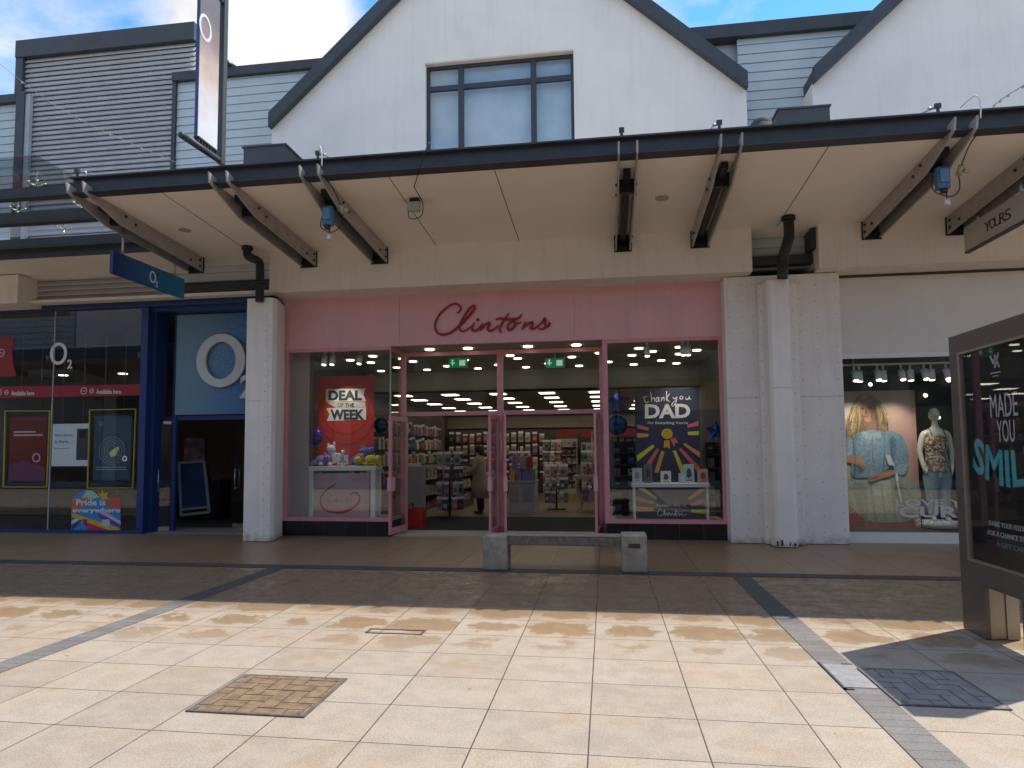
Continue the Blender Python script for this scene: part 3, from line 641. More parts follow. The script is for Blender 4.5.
# ceiling lights
def light(x, y, z, r=.11, panel=False):
    s = MB()
    if panel: s.box(x - .2, x + .2, y - .2, y + .2, z - .012, z)
    else: s.tube([(x, y, z), (x, y, z - .02)], r, n=16)
    o = s.build('ceiling_light', LITE)
    return o
k = 0
for x, y in ((-3.4, 12.95), (-2.63, 12.95), (-1.45, 12.95), (-.52, 12.95)): tag(light(x, y, 3.62, .09), 'round spotlight glowing in the recess above the pink doors', 'ceiling light', 'spotlights above the card shop doors')
for y, xs_ in ((14.4, (-5.6, -4.4, -2.0, -.1, 1.0, 1.9)), (16.5, (-5.6, -4.4, -3.1, -1.9, -.6, .7, 1.7)), (13.9, (-4.9, -3.74, -2.5, -1.27, .7, 1.5)), (14.9, (-5.3, -4.3, -3.1, -1.9, -.7, .6, 1.6)), (15.9, (-5.0, -3.74, -2.5, -1.3, .1, 1.3))):
    for x in xs_: tag(light(x, y, 3.66, .085), 'round light glowing in the front ceiling of the card shop', 'ceiling light', 'round ceiling lights of the card shop')
for y in (17.8, 19.4, 21.2, 23.2, 25.2):
    for x in (-5.4, -4.1, -2.8, -1.5, -.2, 1.1, 2.0): tag(light(x, y, 3.12, panel=True), 'rectangular light panel in the rear ceiling of the card shop', 'ceiling light', 'light panels deep in the card shop')
def spot(x, y, z, lab, tilt=.3, grp=None, cat='spotlight', watts=0, aim=Vector((0, .25, -1))):
    t = thing('spotlight', lab, cat, (x, y, z), grp); s = MB(); s.tube([(x, y, z), (x, y, z - .08)], .02, n=8); s.build('stem', WHITE, t)
    s = MB(); c = Vector((x, y, z - .1)); d = Vector((0, -tilt, -1)).normalized(); s.tube([c, c + d * .19], .055, n=14); s.build('lamp_head', WHITE, t)
    s = MB(); s.tube([c + d * .191, c + d * .195], .042, n=14); s.build('lamp_glass', LITE, t)
    if watts:
        l_ = bpy.data.lights.new('spot_beam', 'SPOT'); l_.energy = watts; l_.spot_size = rad(75); l_.spot_blend = .8; l_.color = (1, .88, .72); l_.shadow_soft_size = .04
        lo_ = bpy.data.objects.new('spot_beam', l_); COL.objects.link(lo_); lo_.parent = t; lo_.location = (c + d * .21) - ORG[t.name]; lo_.rotation_euler = aim.to_track_quat('-Z', 'Y').to_euler()
for i, (px, py) in enumerate(((325, 362), (333, 361), (360, 361))): p = W(px, py, 12.8); spot(p.x, 12.8, 3.62, ['white spotlight above the sale poster, leftmost of three', 'white spotlight above the sale poster, middle of three', 'white spotlight above the sale poster, rightmost of three'][i], .3, watts=(34 if i == 1 else 0), aim=Vector((.15, .42, -1)))
for i, px in enumerate((647, 683, 688)): p = W(px, 350, 12.8); spot(p.x, 12.8, 3.62, ['white spotlight above the navy poster, leftmost of three', 'white spotlight above the navy poster, middle of three', 'white spotlight above the navy poster, rightmost of three'][i], .2, watts=(34 if i == 1 else 0), aim=Vector((-.1, .42, -1)))
def exit_sign(px, Y, lab):
    p = W(px, 363, Y); t = thing('exit_sign', lab, 'exit sign', (p.x, Y, p.z)); s = MB(); s.box(p.x - .2, p.x + .2, Y, Y + .03, p.z - .1, p.z + .1); s.build('panel', mat('exit_green', (.0, .14, .07), .4, emit=(0, .5, .2), es=.1), t)
    s = MB(); s.tube([(p.x - .12, Y - .004, p.z + .04), (p.x - .12, Y - .004, p.z - .05)], .014, n=6); s.ball((p.x - .12, Y - .005, p.z + .06), .02, n=8); s.bar((p.x - .16, Y - .004, p.z), (p.x - .07, Y - .004, p.z), .02); s.prism([(p.x + .03, Y - .006, p.z - .06), (p.x + .16, Y - .006, p.z - .06), (p.x + .16, Y - .006, p.z + .06), (p.x + .03, Y - .006, p.z + .06)], (0, .004, 0)); s.build('pictogram', mat('exit_white', (.8, .9, .85), emit=(.7, 1, .8), es=.2), t)
    s = MB(); s.tube([(p.x, Y + .01, p.z + .1), (p.x, Y + .01, 3.66)], .01, n=6); s.build('rod', WHITE, t)
exit_sign(458, 14.3, 'green exit sign hanging behind the left transom'); exit_sign(555, 14.3, 'green exit sign hanging behind the right transom')

# sale poster, left window
def rectpx(mb, x0, y0, x1, y1, Y, m, d=.01): 
    a = W(x0, y1, Y); c = W(x1, y0, Y); mb.box(a.x, c.x, Y, Y + d, a.z, c.z, m)
def polypx(mb, pts, Y, m, d=.003): mb.prism([W(a, b, Y) for a, b in pts], (0, d, 0), m)
RP = mat('poster_red', (.50, .035, .025), .4, var=.03); RP2 = flatm((.34, .02, .02)); PW = flatm((.72, .70, .68)); INK = flatm((.03, .03, .045))
po = thing('hanging_poster', 'red sale poster reading DEAL OF THE WEEK behind the left window', 'poster', (-5.1, 12.9, 1.3))
s = MB(); a = W(317.5, 470, 13.3); c = W(374, 375.5, 13.3); s.box(a.x, c.x, 13.3, 13.31, a.z, c.z); s.build('sheet', RP, po)
s = MB()
for r, dz in ((.50, 0), (.62, -.1)): s.ring((W(346, 410, 13.3).x, 13.297, W(346, 410, 13.3).z + dz), r, r - .025, (1, 0, 0), (0, 0, 1), .002, RP2, n=48)
q = lambda p: zc(270, 270, 4.267, p)
polypx(s, q([(238, 508), (408, 506), (398, 532), (410, 560), (238, 562)]), 13.292, PW); polypx(s, q([(240, 590), (410, 588), (410, 640), (242, 644), (254, 616)]), 13.292, PW)
polypx(s, q([(240, 564), (404, 562), (410, 587), (282, 589)]), 13.293, flatm((.55, .50, .46)))
def tz(mb, str_, a, b, Y, m, bold, o=(270, 270), k=4.267, yr=0):
    (x0, y0), (x1, y1) = zc(*o, k, [a, b]); textp(mb, str_, x0, x1, y0, y1, Y, m, bold, .003, yr)
tz(s, 'DEAL', (250, 514), (392, 556), 13.288, INK, .045); tz(s, 'WEEK', (258, 595), (402, 639), 13.288, INK, .045); tz(s, 'OF THE', (288, 568), (358, 585), 13.288, INK, .01)
s.build('print', PW, po)
s = MB(); 
for x in (-5.8, -4.75): s.tube([(x, 13.305, 3.15), (x, 13.305, 3.66)], .003, n=4)
s.build('hanging_wire', RIVET, po)
def table(name, lab, x0, x1, y0, y1, z0, z1, panelm, lw=.09, inset=.03, top=.09):
    t = thing(name, lab, 'table', (x0, y0, z0)); s = MB(); s.box(x0, x1, y0, y1, z1 - top, z1); s.build('tabletop', WHITE, t, bevel=.004)
    for x in (x0 + .02, x1 - .02 - lw):
        for y in (y0 + .02, y1 - .02 - lw): s = MB(); s.box(x, x + lw, y, y + lw, z0, z1 - top); s.build('leg', WHITE, t)
    s = MB(); s.box(x0 + lw + .05, x1 - lw - .05, y0 + .03, y0 + .045, z0 + .01, z1 - top - .05); p = s.build('front_panel', panelm, t)
    return t, p
t, p = table('display_table', 'white display table with pale pink panel and red swirl in the left window', -5.87, -4.46, 12.85, 13.26, .33, 1.33, mat('pale_pink_panel', (.60, .36, .38), .5))
s = MB(); q = lambda p_: zc(300, 430, 8.084, p_)
stroke(s, q([(290, 438), (220, 478), (172, 540), (170, 600), (215, 650), (310, 668), (400, 645), (465, 595), (482, 545), (465, 512), (435, 505), (410, 522)]), 12.875, .022, RED, flat=.3)
stroke(s, q([(262, 530), (240, 535), (222, 560), (235, 582), (265, 580), (300, 550), (290, 578), (320, 572), (330, 560), (340, 578), (370, 560), (385, 545), (378, 578), (400, 562), (415, 570), (430, 560)]), 12.875, .007, RED, flat=.3)
s.build('printed_swirl', RED, p)
# plush toys
def plush(lab, col, parts, loc, acc=None):
    t = thing('plush_toy', lab, 'plush toy', loc); s = MB(); o = Vector(loc)
    for c, r, sc_ in parts: s.ball(o + Vector(c), r, sc3=sc_, n=14)
    s.build('body', mat('plush_' + lab.split()[0], col, .95, bump=.6, bs=70), t)
    if acc:
        for nm, c2, ps in acc:
            s = MB()
            for c, r, sc_ in ps: s.ball(o + Vector(c), r, sc3=sc_, n=12)
            s.build(nm, mat('plush_%s_%s' % (nm, lab.split()[0]), c2, .9, bump=.3), t)
E1 = [((-.03, -.095, .02), .012, (1, 1, 1)), ((.03, -.095, .02), .012, (1, 1, 1))]
plush('lilac plush toy lying on the left window table', (.30, .20, .50), [((0, 0, .11), .11, (1.3, 1, 1)), ((-.12, -.03, .07), .07, (1.2, 1, .8)), ((.13, -.04, .15), .085, (1, 1, 1)), ((.07, -.04, .23), .04, (.8, .6, 1.2)), ((.19, -.04, .23), .04, (.8, .6, 1.2)), ((-.17, 0, .04), .05, (1.4, 1, .8))], (-5.63, 13.0, 1.33), [('paw', (.7, .65, .65), [((.02, -.12, .04), .045, (1, 1, .9)), ((.2, -.1, .04), .045, (1, 1, .9))]), ('eye', (.01, .01, .01), [((.10, -.12, .17), .012, (1, 1, 1)), ((.16, -.12, .17), .012, (1, 1, 1))])])
plush('white plush toy sitting behind the lilac one', (.68, .66, .62), [((0, 0, .17), .11, (1, .9, 1.3)), ((-.02, -.03, .34), .09, (1.05, 1, .95)), ((-.08, -.02, .42), .03, (1, .6, 1.3)), ((.04, -.02, .44), .035, (.8, .6, 1.5)), ((.13, -.02, .22), .05, (1.2, 1, .8))], (-5.47, 13.14, 1.33), [('eye', (.01, .01, .01), [((-.05, -.115, .35), .011, (1, 1, 1)), ((.01, -.115, .35), .011, (1, 1, 1))])])
plush('blue plush toy with a big head beside the red poster', (.10, .17, .50), [((0, 0, .12), .12, (1.1, 1, 1.1)), ((.14, 0, .3), .10, (1.5, 1, .7)), ((-.12, 0, .08), .07, (1, 1, 1.1)), ((.1, 0, .2), .1, (1.1, .9, 1)), ((.26, -.01, .32), .06, (1.1, 1, .9)), ((.08, 0, .37), .04, (1.3, .6, .7))], (-4.90, 13.14, 1.33), [('eye', (.01, .01, .01), [((.2, -.09, .33), .012, (1, 1, 1)), ((.27, -.06, .34), .011, (1, 1, 1))])])
plush('yellow plush toy lying at the right end of the table', (.62, .48, .08), [((.12, 0, .12), .11, (1.3, .9, .9)), ((-.12, -.04, .11), .09, (1.1, 1, .95)), ((.3, 0, .05), .05, (1, 1, 1.3)), ((.02, -.05, .05), .05, (1.3, 1, .8)), ((.26, 0, .14), .07, (1, 1, 1)), ((-.06, -.04, .2), .03, (.8, .7, 1.4))], (-4.72, 12.98, 1.33), [('mane', (.70, .22, .03), [((-.05, -.06, .19), .055, (.9, .8, 1)), ((-.02, -.08, .12), .04, (.8, .8, 1.2)), ((-.12, -.1, .08), .03, (1, .8, .8))]), ('eye', (.01, .01, .01), [((-.15, -.125, .13), .011, (1, 1, 1)), ((-.09, -.125, .13), .011, (1, 1, 1))])])
t = thing('price_stand', 'small white offer card on a silver stand between the plush toys', 'price sign', (-5.18, 12.95, 1.33)); s = MB(); s.box(-5.29, -5.06, 12.93, 12.94, 1.36, 1.55); s.build('card', PW, t); s = MB(); s.tube([(-5.18, 12.96, 1.33), (-5.18, 12.96, 1.64)], .045, n=14); s.build('holder', mat('clear_holder', (.4, .42, .45), .2, metal=.5), t); s = MB(); s.box(-5.25, -5.10, 12.926, 12.93, 1.40, 1.43); s.box(-5.22, -5.14, 12.926, 12.93, 1.48, 1.51); s.build('print', flatm((.2, .3, .35)), t)

# father's day poster, right window
NV = mat('poster_navy', (.035, .042, .085), .35, var=.03); YE = flatm((.62, .55, .05)); CO = flatm((.62, .14, .13)); ORG_ = flatm((.68, .32, .08)); GOLD = flatm((.65, .42, .04))
po = thing('hanging_poster', 'navy thank you DAD poster with a gold rosette behind the right window', 'poster', (1.1, 13.3, 1))
s = MB(); a = W(636.5, 494, 13.3); c = W(699, 387, 13.3); s.box(a.x, c.x, 13.3, 13.31, a.z, c.z); s.build('sheet', NV, po)
s = MB(); q = lambda p: zc(605, 430, 8.083, p); Yp = 13.294
for m_, P in ((ORG_, [(258, 25), (350, 30), (350, 55), (260, 62)]), (YE, [(258, 205), (385, 118), (402, 135), (262, 255)]), (CO, [(335, 268), (420, 148), (438, 160), (372, 280)]), (ORG_, [(398, 342), (455, 168), (482, 175), (432, 348)]), (YE, [(548, 168), (572, 165), (655, 350), (615, 352)]), (CO, [(596, 155), (612, 142), (768, 300), (768, 345), (740, 330)]), (ORG_, [(632, 118), (645, 105), (768, 180), (768, 225)]), (YE, [(668, 15), (758, 8), (758, 42), (672, 40)])): polypx(s, q(P), Yp, m_)
q2 = lambda p: zc(625, 380, 10.97, p)
polypx(s, q2([(135, 485), (260, 525), (258, 558), (133, 528)]), Yp, CO); polypx(s, q2([(680, 495), (806, 450), (806, 500), (688, 525)]), Yp, CO)
polypx(s, q2([(430, 660), (490, 660), (492, 755), (462, 735), (425, 745)]), Yp - .003, ORG_); polypx(s, q2([(495, 650), (550, 630), (585, 690), (548, 690), (540, 735)]), Yp - .002, CO)
c = W(*q2([(462, 592)])[0], Yp - .008); s.disc(c, .103, (0, 1, 0), .003, GOLD, 24); s.disc(c - Vector((0, .003, 0)), .085, (0, 1, 0), .003, flatm((.55, .33, .02)), 24); s.ring(c - Vector((0, .006, 0)), .085, .078, (1, 0, 0), (0, 0, 1), .002, YE, 24)
tz(s, 'DAD', (218, 266), (716, 422), Yp, PW, .035, (625, 380), 10.97, -.5); tz(s, "For Everything You're", (250, 455), (690, 492), Yp, PW, .01, (625, 380), 10.97)
for P in ([(205, 180), (215, 230), (235, 248), (262, 235)], [(190, 190), (245, 182)], [(278, 130), (290, 190), (290, 240)], [(290, 215), (320, 195), (325, 240)], [(365, 190), (340, 205), (345, 240), (365, 225), (368, 190), (372, 235), (385, 225)], [(400, 190), (402, 235)], [(402, 215), (425, 190), (430, 232)], [(455, 125), (455, 235)], [(490, 150), (458, 205), (490, 240)],
          [(525, 185), (545, 210), (570, 185)], [(572, 180), (560, 240), (530, 285), (512, 275), (530, 245), (570, 215)], [(610, 175), (600, 200), (622, 212), (635, 190), (612, 172)], [(665, 185), (668, 210), (695, 208), (705, 180), (708, 205), (730, 212)]): stroke(s, q2(P), Yp, .010, PW, flat=.3, k=4)
s.build('print', PW, po)
t, p = table('display_table', 'white edged display table with navy sunburst panel in the right window', .47, 1.86, 12.85, 13.26, .33, .985, NV, lw=.04, top=.07)
s = MB(); Yp = 12.872
for m_, P in ((YE, [(262, 468), (318, 468), (425, 548), (410, 562)]), (CO, [(250, 530), (400, 585), (398, 602), (250, 568)]), (ORG_, [(250, 618), (392, 625), (392, 655), (250, 658)]), (ORG_, [(770, 472), (832, 472), (680, 572), (665, 550)]), (CO, [(690, 595), (838, 540), (838, 582), (695, 618)]), (YE, [(692, 645), (838, 640), (838, 680), (700, 668)])): polypx(s, q(P), Yp, m_)
tz(s, "Father's Day at", (420, 597), (655, 625), Yp, PW, .01, (605, 430), 8.083)
for P in ([(460, 645), (440, 640), (425, 670), (440, 695), (470, 680), (485, 640), (480, 690), (500, 670), (505, 692), (520, 668), (530, 692), (545, 672), (560, 692), (575, 650), (572, 692), (595, 670), (600, 692), (620, 672), (628, 692), (660, 680)],): stroke(s, q(P), Yp, .009, PW, flat=.3)
s.build('print', PW, p)
# greeting cards on that table
def card(px0, px1, pyt, pyb, lab, c1, c2):
    a = W(px0, pyb, 13.0); c = W(px1, pyt, 13.0); z0 = .985; h = c.z - a.z; t = thing('greeting_card', lab, 'greeting card', (a.x, 13.0, z0))
    s = MB(); s.prism([(a.x, 13.0, z0), (c.x, 13.0, z0), (c.x, 13.04, z0 + h), (a.x, 13.04, z0 + h)], (0, .004, 0)); s.prism([(a.x, 13.10, z0), (c.x, 13.10, z0), (c.x, 13.05, z0 + h), (a.x, 13.05, z0 + h)], (0, .004, 0)); s.build('cover', flatm(c1), t)
    s = MB(); xm = (a.x + c.x) / 2; f = lambda u, v: (a.x + (c.x - a.x) * u, 12.992 + .04 * v, z0 + h * v)
    s.prism([f(.25, .35), f(.5, .25), (f(.78, .4)), f(.7, .7), f(.45, .8), f(.3, .65)], (0, .003, 0)); s.prism([f(.2, .12), f(.8, .12), f(.8, .17), f(.2, .17)], (0, .003, 0)); s.build('artwork', flatm(c2), t)
card(632.5, 642, 468, 483, 'white greeting card with grey drawing, leftmost on the right window table', (.52, .5, .48), (.25, .25, .25))
card(644, 652, 464, 483, 'dark grey greeting card beside the leftmost white one', (.13, .14, .15), (.05, .05, .06))
card(661, 671, 471, 483, 'white greeting card with black drawing under the rosette', (.66, .65, .62), (.08, .08, .08))
card(679, 687, 473, 483, 'small pale blue greeting card in front of the tall one', (.42, .47, .48), (.6, .6, .6))
card(684, 694, 463, 482, 'tall light blue greeting card with dark badge', (.45, .55, .60), (.08, .07, .12))
card(698, 708, 469, 483, 'salmon pink greeting card at the right end of the table', (.55, .30, .25), (.25, .06, .08))
# balloons
FB = mat('foil_blue', (.01, .08, .38), .15, metal=.7, var=.2)
def star(lab, px, py, Y, r, m):
    c = W(px, py, Y); t = thing('foil_balloon', lab, 'balloon', c); s = MB(); pts = []
    for k in range(10):
        a = math.pi / 2 + k * math.pi / 5; rr_ = r if k % 2 == 0 else r * .5; pts.append(Vector((c.x + rr_ * math.cos(a), Y, c.z + rr_ * math.sin(a))))
    f = c + Vector((0, -r * .4, 0)); bk = c + Vector((0, r * .4, 0)); vs = pts + [f, bk]
    s.mesh(vs, [(i, (i + 1) % 10, 10) for i in range(10)] + [((i + 1) % 10, i, 11) for i in range(10)], None, False); s.build('foil', m, t); s = MB(); s.tube([c - Vector((0, 0, r * .4)), c - Vector((0, 0, r * 1.6))], .003, n=4); s.build('ribbon', PW, t)
star('blue star foil balloon left of the navy poster', 618, 402, 13.1, .26, FB); star('blue star foil balloon right of the navy poster', 716, 431, 12.9, .2, FB)
def round_b(lab, px, py, Y, r, m): c = W(px, py, Y); tag((lambda s: (s.ball(c, r, sc3=(1, .45, 1), n=20), s.tube([c - Vector((0, 0, r)), c - Vector((0, 0, r * 2))], .003, n=4), s.build('foil_balloon', m))[2])(MB()), lab, 'balloon')
round_b('dark blue round foil balloon under the left star balloon', 617, 425, 13.2, .2, mat('foil_navy', (.015, .05, .13), .2, metal=.6, var=.5, vs=9))
round_b('violet foil balloon beside the red sale poster', 315, 437, 13.1, .17, mat('foil_violet', (.07, .04, .35), .2, metal=.6, var=.5, vs=9))
round_b('dark green foil balloon right of the red sale poster', 381, 425, 13.5, .16, mat('foil_green', (.03, .06, .07), .2, metal=.5, var=.6, vs=9))
star('silver pink star balloon at the edge of the red poster', 318, 405, 13.35, .13, mat('foil_pink', (.4, .25, .35), .2, metal=.6))

# stock: shelves, racks and hanging packs
cols = [(.30, .28, .26), (.35, .06, .10), (.45, .33, .36), (.06, .08, .18), (.40, .38, .20), (.12, .22, .22), (.5, .48, .45), (.22, .12, .25), (.04, .04, .05), (.36, .2, .12)]
CM = [mat('stock_%d' % i, c, .5, var=.25, vs=14) for i, c in enumerate(cols)]
protos = {}
def item(kind, x, y, z, sx, sy, sz, name, lab, cat, grp):
    i = R.randrange(len(CM)); k = (name, kind, i)
    if k not in protos:
        s = MB()
        if kind == 'pack':
            s.box(-.5, .5, -.5, .5, 0, .8); s.box(-.5, .5, -.1, .1, .8, 1.0, WHITE); s.box(-.35, .35, -.56, -.5, .2, .5, CM[(i + 3) % 10])
        elif kind == 'book':
            s.box(-.5, .5, -.5, .5, 0, 1); s.box(-.3, .3, -.56, -.5, .55, .8, CM[(i + 6) % 10])
        else:
            s.box(-.5, .5, -.5, .5, 0, 1); s.box(-.52, .52, -.52, .52, .42, .58, CM[(i + 2) % 10])
        o = s.build(name, CM[i]); protos[k] = o
    else: o = protos[k].copy(); COL.objects.link(o)
    o.location = (x, y, z); o.scale = (sx, sy, sz); tag(o, lab, cat, grp)
def shelf(lab, x0, x1, y0, y1, z1, levels, side, grp, face='-y', mt=None):
    t = thing('shelving_unit', lab, 'shelf unit', (x0, y0, 0)); mt = mt or mat('shelf_white', (.42, .40, .37), .5); s = MB()
    s.box(x0, x1, y0, y1, .012, .16); s.build('base', mt, t)
    if face == '-y': s = MB(); s.box(x0, x1, y1 - .03, y1, .16, z1); s.build('back_panel', mt, t)
    else: s = MB(); s.box(x0, x0 + .03, y0, y1, .16, z1); s.build('back_panel', mt, t)
    s = MB()
    if face == '-y': s.box(x0, x0 + .03, y0, y1 - .03, .16, z1); s.box(x1 - .03, x1, y0, y1 - .03, .16, z1)
    else: s.box(x0 + .03, x1, y0, y0 + .02, .16, z1 * .96); s.box(x0 + .03, x1, y1 - .02, y1, .16, z1 * .96)
    s.build('side_panel', mt, t)
    for l in range(levels):
        z = .16 + (z1 - .16) * l / levels; s = MB(); s.box(x0 + .03, x1 - .0 if face != '-y' else x1 - .03, y0 + .02, y1 - .03, z, z + .025); s.build('shelf', mt, t)
        h = (z1 - .16) / levels * .72
        a0, a1 = (x0, x1) if face == '-y' else (y0, y1); n = int((a1 - a0) / .17)
        for k_ in range(n):
            a = a0 + .1 + (a1 - a0 - .2) * k_ / max(1, n - 1); hh = h * R.uniform(.6, 1); yy = (y0 + .12) if face == '-y' else a; xx = a if face == '-y' else x1 - .14
            item('book' if face == '-y' else 'box', xx, yy, z + .027, .13, .12 if face == '-y' else .14, hh, 'boxed_gift' if face != '-y' else 'greeting_card_stack', side, 'stock', grp)
shelf('low white gondola of boxed gifts inside the left doorway', -5.0, -4.28, 15.9, 18.0, 1.30, 3, 'small boxed gift on the low gondola inside the left doorway', 'boxed gifts on the low gondola', 'x')
shelf('dark gondola of gift sets behind the white one', -4.9, -4.0, 18.3, 20.5, 1.25, 3, 'small gift set on the dark gondola deeper in the shop', 'gift sets on the dark gondola', 'x', mat('shelf_dark', (.06, .055, .05), .6))
shelf('tall white card shelf against the rear wall', -1.85, -1.05, 25.4, 25.8, 2.05, 6, 'card stack on the tall rear wall shelf', 'card stacks on the rear shelf')
shelf('second card shelf at the rear, behind the curved leg table', -.9, .0, 25.4, 25.8, 1.9, 5, 'card stack on the rear shelf behind the curved leg table', 'card stacks behind the table')
shelf('black card rack standing behind the left edge of the right window', .12, .60, 13.75, 14.2, 1.75, 7, 'card stack in the black rack behind the right window', 'cards in the black rack', mt=mat('rack_black', (.03, .03, .03), .5))
shelf('card rack behind the right edge of the right window', 1.93, 2.25, 13.75, 14.2, 1.75, 6, 'card stack in the rack beside the right wall', 'cards in the right wall rack', mt=mat('rack_black', (.03, .03, .03), .5))
# hanging packs on the left wall and rear-left wall
bd = MB(); bd.box(-6.18, -6.12, 15, 25.0, .1, 2.75); tag(bd.build('slat_board', mat('board_dark', (.07, .06, .055), .8)), 'dark slatted display board along the left shop wall', 'display board')
for r_ in range(4):
    for k_ in range(24): item('pack', -6.02, 15.6 + k_ * .38 + R.uniform(-.04, .04), .75 + r_ * .46, .09, .22, R.uniform(.3, .42), 'hanging_gift_pack', 'small gift pack hanging on the dark left wall board', 'gift pack', 'gift packs hanging on the left wall')
bd = MB(); bd.box(-6.2, 2.3, 26.38, 26.49, 2.5, 2.95); tag(bd.build('pelmet', mat('pelmet_cream', (.30, .26, .20), .7)), 'cream pelmet running along the top of the rear shop wall', 'pelmet')
bd = MB(); bd.box(.2, 2.28, 26.2, 26.25, .1, 2.4); tag(bd.build('slat_board', mat('board_dark', (.07, .06, .055), .8)), 'dark slatted display board at the right of the rear wall', 'display board')
for r_ in range(4):
    for k_ in range(8): item('pack', .35 + k_ * .26, 26.1, .5 + r_ * .48, .18, .09, R.uniform(.3, .42), 'hanging_gift_bag', 'gift bag hanging at the right of the rear wall', 'gift bag', 'gift bags at the right of the rear wall')
bd = MB(); bd.box(-6.1, -2.1, 25.9, 25.95, .1, 2.4); tag(bd.build('slat_board', mat('board_dark', (.07, .06, .055), .8)), 'dark slatted display board across the rear left wall', 'display board')
for r_ in range(4):
    for k_ in range(14): item('pack', -5.9 + k_ * .27, 25.8, .5 + r_ * .48, .18, .09, R.uniform(.3, .42), 'hanging_gift_bag', 'gift bag hanging on the rear left wall board', 'gift bag', 'gift bags hanging on the rear wall')
for i, (x0_, x1_) in enumerate(((-1.85, -1.05), (-.9, 1.2))): s = MB(); s.box(x0_, x1_, 25.85, 25.88, 2.1, 2.4); tag(s.build('header_sign', mat('header_red', (.22, .02, .03), .5)), ['narrow dark red header sign above the rear card shelf', 'wide dark red header sign on the rear wall'][i], 'sign')
def spinner(x, y, h, lab, grp, n_=3):
    t = thing('spinner_rack', lab, 'spinner rack', (x, y, 0)); s = MB(); s.tube([(x, y, .02), (x, y, h)], .025, n=8); s.build('pole', BLACK, t); s = MB(); s.tube([(x, y, .012), (x, y, .04)], .25, n=18); s.build('base', BLACK, t)
    for l in range(int(h / .36)):
        z = .2 + l * .36; s = MB(); s.ring((x, y, z), .22, .20, (1, 0, 0), (0, 1, 0), .012, BLACK, 16); s.build('hoop', BLACK, t)
        for k_ in range(7):
            a_ = k_ * 2 * math.pi / 7 + l; item('pack', x + .26 * math.cos(a_), y + .26 * math.sin(a_), z, .13, .05, .32, 'hanging_gift_pack', 'small gift pack hooked on the %s' % lab.split(',')[0], 'gift pack', grp)
spinner(-3.75, 16.2, 1.5, 'spinner rack of gift packs left of the shopper, nearest the door', 'packs on the near spinner rack')
spinner(-2.55, 20.2, 1.75, 'spinner rack of gift packs behind the shopper', 'packs on the middle spinner rack')
spinner(-1.35, 18.6, 1.2, 'spinner rack of soft toys beside the white plinth', 'packs on the plinth side rack')
spinner(-1.75, 22.5, 1.9, 'tall spinner rack at the back of the aisle', 'packs on the rear spinner rack')
spinner(-.45, 21.6, 1.75, 'tall spinner rack behind the curved leg table', 'packs on the rack behind the table')
# red basket
t = thing('shopping_basket_stack', 'red shopping baskets stacked just inside the left door', 'basket', (-4.02, 14.1, 0)); s = MB()
for k_ in range(4):
    z = .02 + k_ * .09; s.prism([(-4.16, 13.95, z), (-3.86, 13.95, z), (-3.86, 14.35, z), (-4.16, 14.35, z)], (0, 0, .01)); 
    a = .02 * 1
    for (p0, p1) in (((-4.17, 13.94), (-3.85, 13.94)), ((-3.85, 13.94), (-3.85, 14.36)), ((-3.85, 14.36), (-4.17, 14.36)), ((-4.17, 14.36), (-4.17, 13.94))):
        s.bar((*p0, z + .06), (*p1, z + .06), .02, .11); 
    s.box(-4.2, -3.82, 13.92, 13.95, z + .10, z + .125)
s.build('basket', mat('basket_red', (.50, .03, .02), .4), t)
s = MB(); s.tube(smooth([(-4.14, 14.0, .42), (-4.12, 14.12, .50), (-4.12, 14.25, .50), (-4.14, 14.34, .42)], 4), .012, n=6); s.build('handle', BLACK, t)
# centre plinth with bags
t = thing('display_plinth', 'white plinth with two framed prints in the right doorway', 'plinth', (-2.1, 17.3, 0)); s = MB(); s.box(-2.5, -1.78, 17.25, 18.2, .012, .1); s.box(-2.47, -1.8, 17.3, 18.15, .1, .80); s.box(-2.5, -1.78, 17.25, 18.2, .80, .84); s.build('box', mat('plinth_white', (.45, .43, .42), .5), t)
for x, c in ((-2.33, (.45, .3, .28)), (-1.98, (.3, .28, .42))): s = MB(); s.box(x - .12, x + .12, 17.28, 17.3, .32, .70); s.build('print', flatm(c), t)
for i, (dx, dz, c, lab) in enumerate(((-.27, 0, (.55, .38, .05), 'yellow'), (-.13, 0, (.25, .18, .40), 'lilac'), (.05, 0, (.22, .16, .38), 'purple'), (.22, 0, (.16, .2, .22), 'teal'), (-.22, .33, (.30, .2, .42), 'pale violet'), (-.02, .33, (.33, .3, .42), 'lavender white'), (.16, .33, (.50, .02, .04), 'bright red'))):
    x = -2.1 + dx; t = thing('gift_bag', '%s gift bag on the white plinth in the right doorway' % lab, 'gift bag', (x, 17.4, .84 + dz)); s = MB(); z = .84 + dz; s.prism([(x - .085, 17.4, z), (x + .085, 17.4, z), (x + .075, 17.4, z + .28), (x - .075, 17.4, z + .28)], (0, .12, 0)); s.build('bag', mat('bag_%d' % i, c, .6, var=.3, vs=12), t)
    s = MB(); s.tube(smooth([(x - .04, 17.41, z + .27), (x - .03, 17.41, z + .34), (x + .03, 17.41, z + .34), (x + .04, 17.41, z + .27)], 4), .006, n=5); s.build('handle', WHITE, t)
s = MB(); s.box(-2.45, -1.82, 17.55, 18.1, .84, 1.165); tag(s.build('riser_box', mat('plinth_white', (.45, .43, .42), .5)), 'white riser behind the front gift bags on the plinth', 'riser')
